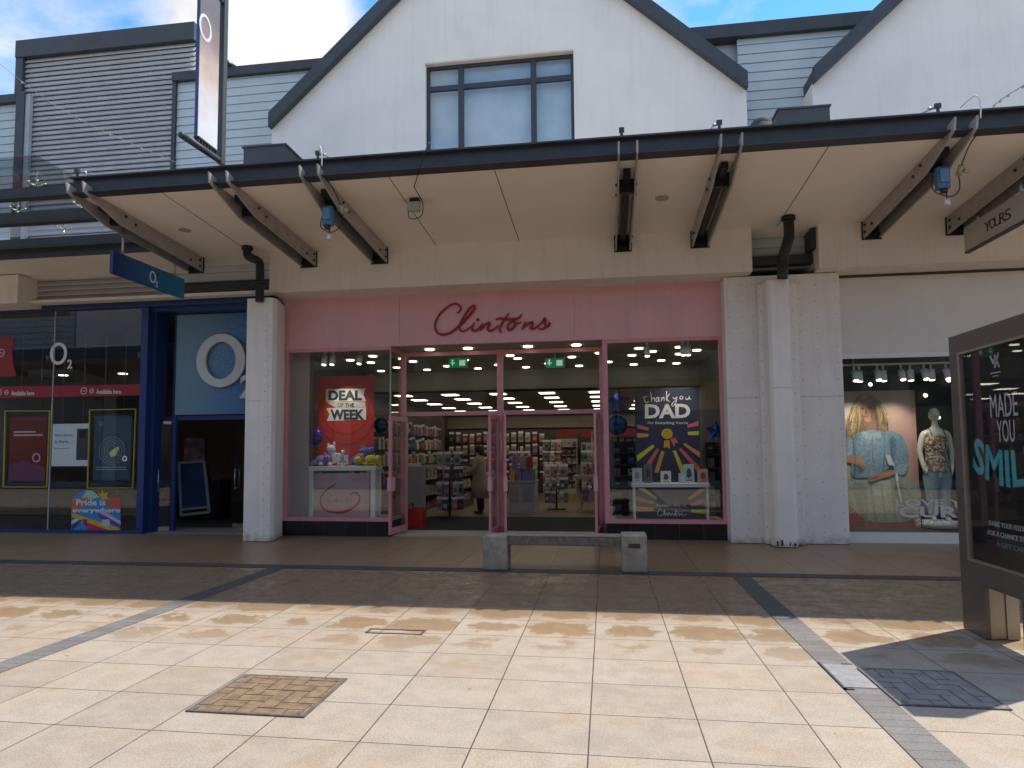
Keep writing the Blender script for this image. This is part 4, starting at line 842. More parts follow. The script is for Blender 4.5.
# curved leg table
t = thing('console_table', 'cream console table with curved legs behind the right door', 'table', (-.45, 18, 0)); TW = mat('cream_wood', (.42, .38, .32), .5)
s = MB(); s.box(-.82, 0.02, 17.9, 18.6, .86, .95); s.build('tabletop', TW, t, bevel=.01)
for sx_, x in ((-1, -.72), (1, -.08)):
    for y in (17.98, 18.52): s = MB(); s.tube(smooth([(x, y, .86), (x + sx_ * .05, y, .7), (x, y, .45), (x - sx_ * .08, y, .2), (x + sx_ * .02, y, .05), (x + sx_ * .07, y, .02)], 4), [.05, .05, .048, .046, .044, .042, .04, .038, .035, .033, .03, .03, .028, .028, .028, .028, .03, .03, .032, .034, .034], n=8); s.build('leg', TW, t)
s = MB(); s.box(-.66, -.14, 18.0, 18.5, .25, .28); s.build('lower_shelf', TW, t)
for k_ in range(9): item('box', -.72 + .085 * k_, 18.1, .952, .07, .1, R.uniform(.15, .3), 'gift_box', 'small gift box on the curved leg table', 'stock', 'gift boxes on the curved leg table')
for k_ in range(3): item('box', -.55 + .17 * k_, 18.2, .282, .15, .2, .3, 'gift_box', 'larger gift box on the lower shelf of the curved leg table', 'stock', 'gift boxes under the curved leg table')

# ------------------------------------------------------------------ people / mannequin: skinned bodies
def skin(name, joints, edges, mt, parent, sub=2):
    org = ORG.get(parent.name, Vector()) if parent else Vector()
    me = bpy.data.meshes.new(name); keys = list(joints); me.from_pydata([tuple(Vector(joints[k][:3]) - org) for k in keys], [(keys.index(a), keys.index(b_)) for a, b_ in edges], [])
    o = bpy.data.objects.new(name, me); COL.objects.link(o)
    if parent: o.parent = parent
    ORG[o.name] = org
    md = o.modifiers.new('skin', 'SKIN'); 
    for i, k_ in enumerate(keys):
        r_ = joints[k_][3]; rr_ = r_ if isinstance(r_, tuple) else (r_, r_); me.skin_vertices[0].data[i].radius = rr_; me.skin_vertices[0].data[i].use_root = (i == 0)
    md.use_smooth_shade = True; sb = o.modifiers.new('sub', 'SUBSURF'); sb.levels = sub; sb.render_levels = sub
    dg = bpy.context.evaluated_depsgraph_get(); me2 = bpy.data.meshes.new_from_object(o.evaluated_get(dg)); o.modifiers.clear(); o.data = me2; me2.materials.clear(); me2.materials.append(mt)
    for p_ in me2.polygons: p_.use_smooth = True
    return o
# shopper in a beige coat, back turned, looking left at the shelves
bx, by = -3.22, 17.3
t = thing('person', 'shopper in a long beige coat and dark trousers browsing inside the left doorway', 'person', (bx, by, 0))
J = {'pel': (bx, by, .92, .13), 'ch': (bx, by, 1.28, .15), 'nk': (bx - .02, by - .01, 1.48, .055), 'hd': (bx - .04, by - .02, 1.60, .095), 'ht': (bx - .04, by - .02, 1.68, .08),
     'sL': (bx - .03, by - .18, 1.40, .06), 'eL': (bx - .12, by - .22, 1.14, .045), 'hL': (bx - .36, by - .2, 1.08, .035), 'sR': (bx - .0, by + .18, 1.40, .06), 'eR': (bx - .03, by + .23, 1.12, .045), 'hR': (bx - .25, by + .2, .98, .035),
     'kL': (bx - .03, by - .09, .5, .06), 'aL': (bx + .02, by - .1, .10, .045), 'fL': (bx - .12, by - .11, .05, .04), 'kR': (bx + .01, by + .09, .5, .06), 'aR': (bx + .06, by + .1, .10, .045), 'fR': (bx - .08, by + .11, .05, .04),
     'thL': (bx, by - .09, .85, .09), 'thR': (bx, by + .09, .85, .09)}
Eg = [('pel', 'ch'), ('ch', 'nk'), ('nk', 'hd'), ('hd', 'ht'), ('ch', 'sL'), ('sL', 'eL'), ('eL', 'hL'), ('ch', 'sR'), ('sR', 'eR'), ('eR', 'hR'), ('pel', 'thL'), ('thL', 'kL'), ('kL', 'aL'), ('aL', 'fL'), ('pel', 'thR'), ('thR', 'kR'), ('kR', 'aR'), ('aR', 'fR')]
skin('body', J, Eg, mat('skin_tone', (.42, .26, .18), .6), t)
s = MB(); cc = []
prof = [(1.50, .09, .08), (1.44, .13, .20), (1.30, .17, .23), (1.0, .17, .22), (.75, .20, .25), (.42, .24, .29), (.41, .20, .25)]
n_ = 20
vs = [Vector((bx + a * math.cos(2 * math.pi * k_ / n_) * (1 + .05 * math.sin(5 * k_)), by + b_ * math.sin(2 * math.pi * k_ / n_) * (1 + .04 * math.sin(3 * k_)), z)) for z, a, b_ in prof for k_ in range(n_)]
s.mesh(vs, [(i * n_ + k_, i * n_ + (k_ + 1) % n_, (i + 1) * n_ + (k_ + 1) % n_, (i + 1) * n_ + k_) for i in range(len(prof) - 1) for k_ in range(n_)], None, True)
for sy in (-1, 1): s.tube(smooth([(bx, by + sy * .17, 1.42), (bx - .05, by + sy * .235, 1.26), (bx - .12, by + sy * .235, 1.13), (bx - .30, by + sy * .21, 1.07)], 4), [.075, .075, .075, .075, .07, .07, .07, .068, .065, .06, .06, .058, .055], n=12)
s.build('coat', mat('beige_coat', (.36, .29, .21), .85, var=.15, bump=.2), t)
s = MB(); s.ball((bx - .015, by - .01, 1.64), .118, sc3=(1, .95, 1.05), n=16); s.ball((bx + .05, by, 1.55), .085, sc3=(.9, 1.1, 1.3), n=14); s.build('hair', mat('dark_hair', (.02, .015, .012), .7), t)
s = MB()
for sy in (-.09, .09): s.tube([(bx, by + sy, .6), (bx + .02, by + sy, .3), (bx + .03, by + sy, .1)], [.085, .075, .07], n=12)
s.build('trouser_leg', mat('black_cloth', (.015, .015, .018), .8), t)
s = MB()
for sy in (-.1, .1): s.ball((bx - .03, by + sy, .06), .06, sc3=(2.0, .85, .9), n=12)
s.build('shoe', mat('shoe', (.02, .02, .02), .5), t)
# ------------------------------------------------------------------ phone shop (blue) on the left
o2 = thing('shopfront', 'deep blue framed phone shop front with large glazing and recessed glass doors', 'shopfront', (-11, 12.6, 0))
s = MB(); s.box(-17, -6.53, 12.48, 12.62, 4.60, 4.84); s.box(-9.33, -9.18, 12.5, 12.66, .0, 4.60); s.box(-17, -9.33, 12.52, 12.64, .0, .07); s.box(-9.18, -6.53, 12.62, 13.05, 4.52, 4.60); s.build('frame', O2B, o2)
s = MB()
for a, c in ((-17, -14.35), (-14.34, -11.36), (-11.35, -9.33)): s.box(a, c, 12.56, 12.57, .07, 4.60)
s.build('pane', GLASSD, o2)
s = MB(); s.box(-11.365, -11.345, 12.55, 12.575, .07, 4.6); s.build('glass_joint', mat('silicone', (.4, .42, .4), .3), o2)
# door recess: frame at Y 13
DX0 = W(176, 420, 13.0).x; zt = W(176, 416, 13.0).z
s = MB(); s.box(-9.18, -6.53, 13.0, 13.06, zt - .09, zt); s.box(DX0 - .07, DX0 + .02, 12.98, 13.06, .01, 4.52); s.box(-9.2, -9.1, 12.66, 13.06, .01, 4.52); s.build('door_frame', O2B, o2)
s = MB(); s.box(-9.1, DX0 - .07, 13.02, 13.03, zt, 4.5); s.build('transom_pane', GLASSD, o2)
# printed splash panel
def splash():
    mm = bpy.data.materials.new('splash_print'); mm.use_nodes = True; t = mm.node_tree; b = t.nodes['Principled BSDF']; l = t.links.new
    co = N(t, 'ShaderNodeTexCoord'); gr = N(t, 'ShaderNodeMapping'); l(co.outputs['Generated'], gr.inputs[0])
    sp = N(t, 'ShaderNodeSeparateXYZ'); l(gr.outputs[0], sp.inputs[0])
    r = N(t, 'ShaderNodeValToRGB'); r.color_ramp.elements[0].position = .0; r.color_ramp.elements[1].position = .8
    r.color_ramp.elements[0].color = (.20, .33, .40, 1); r.color_ramp.elements[1].color = (.02, .12, .36, 1); l(sp.outputs[0], r.inputs[0])
    ds = N(t, 'ShaderNodeVectorMath', operation='DISTANCE'); ds.inputs[1].default_value = (.55, .0, .5); l(gr.outputs[0], ds.inputs[0])
    vo = N(t, 'ShaderNodeTexNoise'); vo.inputs['Scale'].default_value = 24; vo.inputs['Detail'].default_value = 8; vo.inputs['Roughness'].default_value = .8; l(co.outputs['Object'], vo.inputs[0])
    mr = N(t, 'ShaderNodeMapRange'); mr.inputs[1].default_value = .52; mr.inputs[2].default_value = .62; l(vo.outputs[0], mr.inputs[0])
    m2 = N(t, 'ShaderNodeMapRange'); m2.inputs[1].default_value = .55; m2.inputs[2].default_value = .25; l(ds.outputs['Value'], m2.inputs[0])
    mu = N(t, 'ShaderNodeMath', operation='MULTIPLY'); l(mr.outputs[0], mu.inputs[0]); l(m2.outputs[0], mu.inputs[1]); m3 = N(t, 'ShaderNodeMath', operation='MULTIPLY'); l(mu.outputs[0], m3.inputs[0]); m3.inputs[1].default_value = .5
    mi = N(t, 'ShaderNodeMixRGB'); mi.inputs[2].default_value = (.35, .55, .70, 1); l(m3.outputs[0], mi.inputs[0]); l(r.outputs[0], mi.inputs[1]); l(mi.outputs[0], b.inputs['Base Color']); b.inputs['Roughness'].default_value = .35
    return mm
a = W(176, 415, 12.98); c = W(176, 317, 12.98)
s = MB(); s.box(a.x, -6.53, 12.94, 12.99, a.z, 4.50); sg = s.build('sign_panel', splash(), o2)
q = lambda p: zc(145, 300, 6.4, p)
s = MB(); LW = mat('logo_white', (.62, .64, .60), .5); cp = W(*q([(492, 388)])[0], 12.9); e = W(*q([(648, 388)])[0], 12.9); tp = W(*q([(492, 218)])[0], 12.9)
s.ring(cp, 1, 1, (1, 0, 0), (0, 0, 1), .05, sx=(e - cp).x, sz=(tp - cp).z, ix=(e - cp).x * .62, iz=(tp - cp).z * .70, n=48)
a2 = W(*q([(615, 630)])[0], 12.9); c2 = W(*q([(700, 480)])[0], 12.9); text(s, '2', a2, (c2.x, 12.9, a2.z), (a2.x, 12.9, c2.z), LW, .03, .05)
s.build('logo', LW, sg)
# glass doors
def gdoor(p0, p1, z1, sgn=1):
    p0 = Vector(p0); p1 = Vector(p1); u = (p1 - p0).normalized(); nrm = Vector((u.y, -u.x, 0)); Lh = (p1 - p0).length
    s = MB(); s.bar(p0 + Vector((0, 0, z1 / 2 + .03)), p1 + Vector((0, 0, z1 / 2 + .03)), .012, z1 - .04); d = s.build('door_leaf', GLASSD, o2)
    s = MB(); hp = p1 - u * .12 if sgn > 0 else p0 + u * .12
    for k_ in (-1, 1):
        s.tube([hp + nrm * .05 * k_ + Vector((0, 0, .82)), hp + nrm * .05 * k_ + Vector((0, 0, 1.28))], .014, n=8)
    for z in (.86, 1.24): s.tube([hp + nrm * .05 + Vector((0, 0, z)), hp - nrm * .05 + Vector((0, 0, z))], .01, n=6)
    s.build('handle', CH, d)
    s = MB(); s.bar(p0 + Vector((0, 0, .06)), p1 + Vector((0, 0, .06)), .035, .09); s.bar(p0 + Vector((0, 0, z1 - .02)), p0 + u * .15 + Vector((0, 0, z1 - .02)), .04, .06); s.build('rail', CH, d)
gdoor((DX0 - .1, 13.0, 0), (-9.22, 12.80, 0), zt - .12, 1)
xr = W(222, 500, 13.3).x; gdoor((-6.75, 13.04, 0), (xr, 13.75, 0), zt - .12, 1)
s = MB(); s.box(-9.18, -6.55, 12.62, 13.6, .004, .018); s.build('threshold', mat('grey_stone', (.22, .21, .20), .6, bump=.2), o2)
# decals on the main pane (printed on the glass)
yy = 12.555; q = lambda p: zc(0, 325, 6.827, p)
s = MB(); polypx(s, q([(-400, 428), (975, 405), (975, 480), (-400, 505)]), yy, flatm((.30, .008, .014)), .002)
for o_, k_ in ((-470, 10), (0, 0)):
    tz(s, 'Available here', (658 + (-580 if o_ else 0), 440 + k_), (828 + (-594 if o_ else 0), 463 + k_ + 8), yy - .004, PW, .015, (0, 325), 6.827)
    for cx, rr_ in ((572, .072), (626, .05)):
        c_ = W(*q([(cx - (582 if o_ else 0), 450 + k_)])[0], yy - .004); s.ring(c_, rr_, rr_ - .012, (1, 0, 0), (0, 0, 1), .002, PW, 20); s.bar(c_ - Vector((.03, 0, .0)), c_ + Vector((.03, 0, .0)), .003, .012, PW)
s.build('red_band', RED, o2)
s = MB(); c_ = W(*q([(400, 195)])[0], yy); s.ring(c_, 1, 1, (1, 0, 0), (0, 0, 1), .003, sx=.20, sz=.235, ix=.13, iz=.17, n=40)
a2 = W(*q([(458, 298)])[0], yy); c2 = W(*q([(494, 235)])[0], yy); text(s, '2', a2, (c2.x, yy, a2.z), (a2.x, yy, c2.z), LW, .03, .003); s.build('window_logo', PW, o2)
s = MB(); polypx(s, q([(-100, 85), (100, 85), (88, 130), (84, 200), (90, 270), (112, 350), (-100, 350)]), yy, flatm((.30, .008, .014)), .002); c_ = W(*q([(8, 190)])[0], yy - .004); s.ring(c_, .085, .07, (1, 0, 0), (0, 0, 1), .002, PW, 24); s.bar(c_ - Vector((.04, 0, 0)), c_ + Vector((.04, 0, 0)), .003, .014, PW); s.build('red_badge', RED, o2)
YF = mat('yellow_frame', (.55, .42, .04), .4)
def yframe(P):
    s = MB(); P = [W(a_, b_, 12.55) for a_, b_ in P]
    for i in range(4): s.bar(P[i], P[(i + 1) % 4], .012, .035, up=(0, 1, 0))
    s.build('yellow_frame', YF, o2)
yframe([(5.5, 411), (50, 411), (47, 487), (3.5, 487)]); yframe([(90, 410), (136, 409), (133, 488), (87.5, 488)])
# screens inside
def screen(name, lab, P, Y, m, deco=None, cat='screen'):
    a_ = W(*P[0], Y); b_ = W(*P[1], Y); x0, x1, z0, z1 = a_.x, b_.x, b_.z, a_.z; t = thing(name, lab, cat, (x0, Y, z0)); s = MB(); s.box(x0 - .04, x1 + .04, Y, Y + .06, z0 - .04, z1 + .04); s.build('housing', BLACK, t)
    s = MB(); s.box(x0, x1, Y - .006, Y, z0, z1); d = s.build('display', m, t)
    if deco: s = MB(); deco(s, x0, x1, z0, z1, Y - .010); s.build('picture', PW, d)
    s = MB(); 
    for x in (x0 + .2, x1 - .2): s.tube([(x, Y + .03, z1 + .04), (x, Y + .03, 4.2)], .012, n=6)
    s.build('hanger', RIVET, t); return t
def dec1(s, x0, x1, z0, z1, Y):
    W_, H_ = x1 - x0, z1 - z0; m1 = mat('lit_text', (.5, .4, .4), emit=(.6, .4, .4), es=.12)
    for k_, (a_, b_) in enumerate(((.1, .7), (.1, .9))): s.box(x0 + W_ * a_, x0 + W_ * b_, Y, Y + .003, z0 + H_ * (.75 - .05 * k_), z0 + H_ * (.775 - .05 * k_), m1)
    s.ring((x0 + W_ * .75, Y, z0 + H_ * .36), .1, .07, (1, 0, 0), (0, 0, 1), .003, m1, 20)
    s.poly([(x0, Y + .002, z0), (x0 + W_, Y + .002, z0), (x0 + W_, Y + .002, z0 + H_ * .2), (x0 + W_ * .4, Y + .002, z0 + H_ * .32), (x0, Y + .002, z0 + H_ * .25)], mat('lit_violet', (.1, .05, .1), emit=(.2, .06, .12), es=.1))
screen('digital_screen', 'dark red digital screen in the left yellow frame', ((11, 417), (45, 481)), 12.95, mat('screen_red', (.05, .01, .01), .3, emit=(.22, .015, .02), es=.10), dec1)
def dec2(s, x0, x1, z0, z1, Y):
    W_, H_ = x1 - x0, z1 - z0; gm = mat('lit_grey', (.05, .07, .09), emit=(.2, .28, .35), es=.16)
    for r_ in (.12, .18, .24, .30): s.ring((x0 + W_ * .5, Y, z0 + H_ * .45), r_, r_ - .012, (1, 0, 0), (0, 0, 1), .003, gm, 32)
    s.ring((x0 + W_ * .18, Y, z0 + H_ * .88), .05, .03, (1, 0, 0), (0, 0, 1), .003, gm, 16)
    s.prism([(x0 + W_ * .5, Y - .002, z0 + H_ * .35), (x0 + W_ * .62, Y - .002, z0 + H_ * .38), (x0 + W_ * .7, Y - .002, z0 + H_ * .52), (x0 + W_ * .6, Y - .002, z0 + H_ * .5), (x0 + W_ * .42, Y - .002, z0 + H_ * .42)], (0, .003, 0), mat('lit_olive', (.2, .2, .08), emit=(.5, .5, .2), es=.2))
    s.ring((x0 + W_ * .85, Y, z0 + H_ * .33), .055, .035, (1, 0, 0), (0, 0, 1), .003, mat('lit_pale', (.3, .35, .4), emit=(.6, .7, .8), es=.3), 20)
    for k_ in (0, 1): s.box(x0 + W_ * .08, x0 + W_ * .9, Y, Y + .003, z0 + H_ * (.19 - .035 * k_), z0 + H_ * (.205 - .035 * k_), gm)
screen('digital_screen', 'dark blue digital screen with rings in the right yellow frame', ((95, 416), (130, 480)), 12.95, mat('screen_blue', (.02, .03, .05), .3, emit=(.06, .12, .18), es=.08), dec2)
def dec3(s, x0, x1, z0, z1, Y):
    W_, H_ = x1 - x0, z1 - z0; s.box(x0 + W_ * .66, x0 + W_ * .97, Y, Y + .003, z0 + H_ * .14, z0 + H_ * .88, flatm((.13, .15, .18))); s.box(x0 + W_ * .72, x0 + W_ * .9, Y - .003, Y, z0 + H_ * .66, z0 + H_ * .84, flatm((.02, .02, .03)))
    for k_, st_ in enumerate(('Google Pixel', 'is here.', 'Find out more')):
        z = z0 + H_ * (.68 - .14 * k_); h = H_ * (.085 if k_ < 2 else .04); text(s, 'New phone' if k_ == 0 else st_, (x0 + W_ * .08, Y, z), (x0 + W_ * (.55 if k_ == 0 else .45), Y, z), (x0 + W_ * .08, Y, z + h), flatm((.12, .25, .26)), .01, .002)
screen('phone_poster', 'pale poster of a grey phone hanging between the yellow frames', ((53, 424), (89, 466)), 13.0, mat('faint_glow_white', (.42, .47, .50), emit=(.7, .8, .85), es=.12), dec3, 'poster')  # sheet given a faint emission of its own
# rainbow sticker at the foot of the window
t = thing('window_sticker', 'rainbow coloured sticker reading Pride is everywhere at the foot of the phone shop window', 'window sticker', (-10.5, 12.585, .1)); q = lambda p: zc(60, 470, 10.97, p); s = MB(); Yp = 12.558
def P_(pts, c, dy=0): polypx(s, q(pts), Yp - dy, flatm(c), .002)
P_([(125, 670), (125, 440), (150, 300), (200, 250), (280, 218), (350, 225), (400, 260), (440, 300), (665, 320), (665, 670)], (.04, .25, .55))
P_([(290, 225), (350, 225), (400, 260), (440, 300), (300, 330), (220, 330)], (.35, .55, .40), .002); P_([(500, 350), (570, 310), (665, 300), (665, 420), (520, 410)], (.62, .10, .05), .002); P_([(130, 320), (300, 300), (330, 380), (130, 440)], (.60, .14, .08), .0025)
P_([(125, 560), (230, 500), (300, 540), (125, 640)], (.55, .60, .6), .002); P_([(125, 470), (660, 640), (640, 670), (560, 670), (125, 510)], (.70, .40, .02), .004); P_([(300, 560), (360, 560), (550, 670), (290, 670)], (.55, .03, .08), .003); P_([(400, 480), (665, 560), (665, 640), (420, 520)], (.10, .06, .30), .003); P_([(440, 470), (665, 600), (665, 560), (480, 450)], (.55, .45, .55), .0045)
P_([(240, 540), (300, 540), (290, 620), (265, 600)], (.25, .02, .12), .005); P_([(460, 545), (540, 540), (550, 600), (500, 625), (455, 600)], (.45, .55, .62), .005)
P_([(415, 260), (455, 255), (463, 210), (485, 255), (535, 240), (515, 285), (535, 320), (490, 320), (470, 345), (455, 305)], (.60, .40, .02), .005); P_([(125, 600), (240, 530), (245, 560), (130, 660)], (.02, .06, .2), .003)
s.build('printed_shapes', PW, t)
s = MB(); tz(s, 'Pride is', (178, 322), (500, 392), Yp - .008, PW, .03, (60, 470), 10.97); tz(s, 'everywhere', (138, 415), (662, 482), Yp - .008, PW, .03, (60, 470), 10.97); s.build('lettering', PW, t)
# phone shop interior
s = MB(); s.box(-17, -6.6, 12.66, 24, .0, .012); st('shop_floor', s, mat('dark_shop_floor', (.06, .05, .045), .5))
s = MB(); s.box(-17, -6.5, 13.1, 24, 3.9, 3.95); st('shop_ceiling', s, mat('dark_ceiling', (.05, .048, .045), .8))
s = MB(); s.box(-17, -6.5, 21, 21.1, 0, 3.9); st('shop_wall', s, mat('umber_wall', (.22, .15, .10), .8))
DF = mat('dark_fitting', (.04, .035, .03), .5)
for i, (x, y, w_, h_) in enumerate(((-12.9, 14.5, 1.6, .95), (-10.6, 15.6, 1.2, 1.0), (-9.2, 18, .9, 2.2), (-14.8, 17, 1.5, 2.0))):
    t = thing('display_counter', ['long dark counter behind the left window of the phone shop', 'dark counter behind the phone poster', 'tall dark cabinet seen through the phone shop doorway', 'tall dark cabinet in the far left of the phone shop'][i], 'counter', (x, y, 0)); s = MB(); s.box(x, x + w_, y, y + .5, .01, h_ - .05); s.build('carcass', DF, t); s = MB(); s.box(x - .03, x + w_ + .03, y - .03, y + .53, h_ - .05, h_); s.build('worktop', mat('worktop', (.16, .12, .09), .4), t)
for i, x in enumerate((-15.5, -13.6, -11.7, -9.8, -8.2)):
    tag(light(x, 17.5, 3.9, .12), 'small warm downlight glowing in the phone shop ceiling', 'ceiling light', 'downlights of the phone shop')
# wall poster with reds in doorway
t = thing('wall_poster', 'red and pink picture on the wall seen through the phone shop doorway', 'poster', (-10.5, 16.95, 1.5)); s = MB(); a_ = W(184, 464, 17.0); c_ = W(205, 438, 17.0); s.box(a_.x, c_.x, 17, 17.02, a_.z, c_.z); s.build('sheet', mat('poster_blotch', (.10, .03, .03), .5, col2=(.5, .25, .22), vs=5), t); s = MB(); s.box(a_.x, c_.x, 17.02, 17.1, .0, c_.z); s.build('stand', DF, t)
t = thing('a_board', 'white framed A-board with dark blue poster inside the phone shop doorway', 'a-board', (-9.2, 14.6, 0)); Yb = 14.6
s = MB(); P = [W(181, 515, Yb), W(209, 512, Yb), W(204, 461, Yb + .25), W(179, 463, Yb + .25)]
for i in range(4): s.bar(P[i], P[(i + 1) % 4], .05, .06)
s.bar(P[0] + Vector((0, 0, .12)), P[1] + Vector((0, 0, .12)), .04, .05); s.build('frame', mat('board_frame', (.40, .40, .42), .5), t); s = MB(); s.prism([P[0] + Vector((0, .02, .12)), P[1] + Vector((0, .02, .12)), P[2] + Vector((0, .02, 0)), P[3] + Vector((0, .02, 0))], (0, .01, 0)); s.build('poster', mat('poster_blue', (.02, .05, .16), .4, var=.3), t)
s = MB(); s.bar((P[0].x, Yb + .6, .02), P[3], .03, .05); s.bar((P[1].x, Yb + .6, .02), P[2], .03, .05); s.build('back_leg', BLACK, t)

# ------------------------------------------------------------------ clothing shop on the right
ys = thing('shopfront', 'clothing shop front with blank pale grey fascia, dark interior and white sill', 'shopfront', (6, 12.45, 0))
s = MB(); s.box(4.0, 12.4, 12.46, 12.6, 3.24, 4.57); s.build('fascia', mat('pale_fascia', (.76, .72, .68), .15, var=.03), ys)
s = MB(); s.box(4.0, 12.4, 12.44, 12.62, 4.57, 4.615); s.build('top_strip', mat('umber', (.06, .035, .03)), ys)
s = MB(); s.box(4.0, 12.4, 12.44, 12.5, 3.15, 3.235); s.box(4.0, 12.4, 12.42, 12.6, .0, .17); s.box(4.0, 4.06, 12.44, 12.5, .17, 3.15); s.build('frame', WHITE, ys)
s = MB(); s.box(4.06, 12.4, 12.47, 12.48, .17, 3.15); s.build('pane', GLASS, ys)
q = lambda p: zc(840, 380, 4.655, p)
s = MB(); yy = 12.462; DG = flatm((.62, .61, .58))
a = W(*q([(372, 588)])[0], yy); L0 = a.x
text(s, 'LOVE YOUR', (a.x - .38, yy, a.z), (a.x + 1.35, yy, a.z), (a.x - .38, yy, a.z + .12), DG, .02, .003)
a = W(*q([(350, 640)])[0], yy); text(s, 'CURVES', (a.x - .25, yy, a.z), (a.x + 1.35, yy, a.z), (a.x - .25, yy, a.z + .19), DG, .03, .003)
a = W(*q([(355, 674)])[0], yy); text(s, 'SIZES 14-40', (a.x, yy, a.z), (a.x + .95, yy, a.z), (a.x, yy, a.z + .095), DG, .02, .003)
s.build('window_lettering', DG, ys)
s = MB(); s.box(4.0, 12.4, 12.6, 22, .0, .16); st('shop_floor', s, mat('dark_board_floor', (.05, .045, .04), .5))
s = MB(); s.box(4.0, 12.4, 16, 16.1, .16, 3.5); s.box(4.0, 4.05, 12.6, 16, .16, 3.5); st('shop_wall', s, mat('black_wall', (.012, .012, .013), .8))
s = MB(); s.box(4.0, 12.4, 12.6, 16, 3.5, 3.55); st('shop_ceiling', s, mat('black_ceiling', (.03, .03, .026), .8))
# poster with the seated woman
po = thing('fashion_poster', 'tall fashion poster of a blonde woman in a denim jacket and sage skirt', 'poster', (4.8, 13.45, .2)); Yp = 13.45
SK = flatm((.36, .20, .13)); SKD = flatm((.20, .10, .07)); tm = lambda n_, c_, v_=.3, k_=22: mat('printed_' + n_, c_, .5, var=v_, vs=k_)
HA = tm('hair', (.27, .18, .095), .45, 30); HD = tm('dark_hair', (.17, .105, .055), .45, 30); HL = tm('light_hair', (.38, .275, .155), .35, 30); DN = tm('denim', (.15, .235, .31), .28, 26); DND = tm('dark_denim', (.09, .15, .21), .25, 26); DNL = tm('light_denim', (.22, .31, .38), .25, 26); SG = tm('sage', (.29, .30, .235), .28, 34); SGD = tm('dark_sage', (.225, .235, .18), .25, 34); SGL = tm('light_sage', (.37, .37, .30), .25, 34); PKB = flatm((.26, .10, .09))
def bgmat():
    mm = bpy.data.materials.new('poster_backdrop'); mm.use_nodes = True; t = mm.node_tree; b = t.nodes['Principled BSDF']; co = N(t, 'ShaderNodeTexCoord'); r = N(t, 'ShaderNodeValToRGB'); sp = N(t, 'ShaderNodeSeparateXYZ')
    t.links.new(co.outputs['Generated'], sp.inputs[0]); t.links.new(sp.outputs[0], r.inputs[0]); r.color_ramp.elements[0].color = (.40, .36, .28, 1); r.color_ramp.elements[1].color = (.46, .27, .23, 1); t.links.new(r.outputs[0], b.inputs['Base Color']); b.inputs['Roughness'].default_value = .5; return mm
s = MB(); a = W(842, 534, Yp); c = W(914.5, 390, Yp); s.box(a.x - .1, c.x, Yp, Yp + .01, a.z, c.z); s.build('sheet', bgmat(), po)
s = MB(); lay = [0]
def P_(pts, m_, sm=True):
    lay[0] += .0006; pp = [W(a_, b_, Yp - .003 - lay[0]) for a_, b_ in q(pts)]; pp = smooth(pp, 4, True) if sm else pp; s.poly(pp, m_)
P_([(20, 560), (110, 640), (340, 640), (365, 718), (30, 718)], PKB, False); P_([(110, 650), (170, 655), (210, 718), (120, 718)], flatm((.34, .13, .11)), False); P_([(230, 650), (290, 650), (370, 718), (290, 718)], flatm((.30, .12, .10)), False)
P_([(20, 470), (110, 455), (230, 440), (320, 450), (375, 510), (370, 600), (330, 650), (230, 665), (140, 655), (80, 620), (40, 560)], SG)
P_([(60, 480), (120, 500), (130, 640), (90, 620)], SGD); P_([(250, 500), (330, 520), (345, 620), (290, 640)], SGD); P_([(150, 480), (230, 470), (240, 520), (170, 540)], SGL)
for k_ in range(5): P_([(90 + k_ * 50, 500), (96 + k_ * 50, 500), (126 + k_ * 46, 648), (116 + k_ * 46, 648)], SGD)
P_([(80, 80), (120, 62), (160, 85), (205, 130), (222, 200), (225, 245), (180, 250), (60, 290), (25, 260), (35, 190), (55, 120)], HD)
P_([(75, 85), (110, 65), (100, 110), (85, 180), (70, 260), (40, 270), (30, 220), (55, 150)], HA); P_([(140, 75), (175, 100), (205, 150), (215, 230), (190, 238), (185, 180), (160, 120)], HA); P_([(95, 68), (150, 72), (130, 92), (90, 120)], HL); P_([(200, 160), (212, 190), (216, 236), (204, 236)], HL); P_([(50, 160), (62, 150), (60, 240), (44, 255)], HL)
P_([(125, 170), (175, 165), (185, 215), (150, 232), (118, 222)], SKD)
P_([(82, 120), (100, 95), (140, 90), (165, 110), (170, 150), (150, 185), (125, 195), (98, 175), (84, 150)], SK)
P_([(88, 108), (110, 88), (150, 88), (172, 130), (150, 105), (118, 104)], HA)
P_([(95, 132), (110, 128), (112, 134), (97, 138)], HD); P_([(132, 126), (150, 124), (150, 130), (134, 133)], HD); P_([(118, 140), (124, 140), (126, 158), (116, 158)], SKD); P_([(108, 168), (134, 164), (128, 174), (114, 174)], flatm((.35, .09, .08)))
P_([(30, 270), (60, 258), (110, 238), (170, 232), (240, 238), (290, 265), (315, 330), (310, 390), (295, 440), (240, 420), (235, 360), (228, 410), (150, 450), (60, 450), (50, 380), (28, 380)], DN)
P_([(105, 240), (150, 250), (185, 236), (190, 262), (150, 275), (110, 268)], DNL); P_([(148, 262), (156, 262), (154, 440), (144, 440)], flatm((.27, .30, .28)));  P_([(240, 260), (262, 290), (255, 380), (238, 400), (236, 330)], DND); P_([(265, 400), (315, 390), (298, 442), (262, 428)], DNL); P_([(40, 280), (58, 300), (56, 360), (34, 360)], DNL)
P_([(60, 290), (66, 290), (72, 440), (64, 440)], DND); P_([(205, 340), (211, 340), (205, 420), (198, 420)], DND)
P_([(28, 355), (70, 352), (105, 370), (118, 400), (112, 420), (95, 410), (80, 395), (28, 380)], SK); P_([(132, 462), (160, 440), (215, 425), (250, 418), (262, 430), (235, 448), (180, 462), (145, 475)], SK)
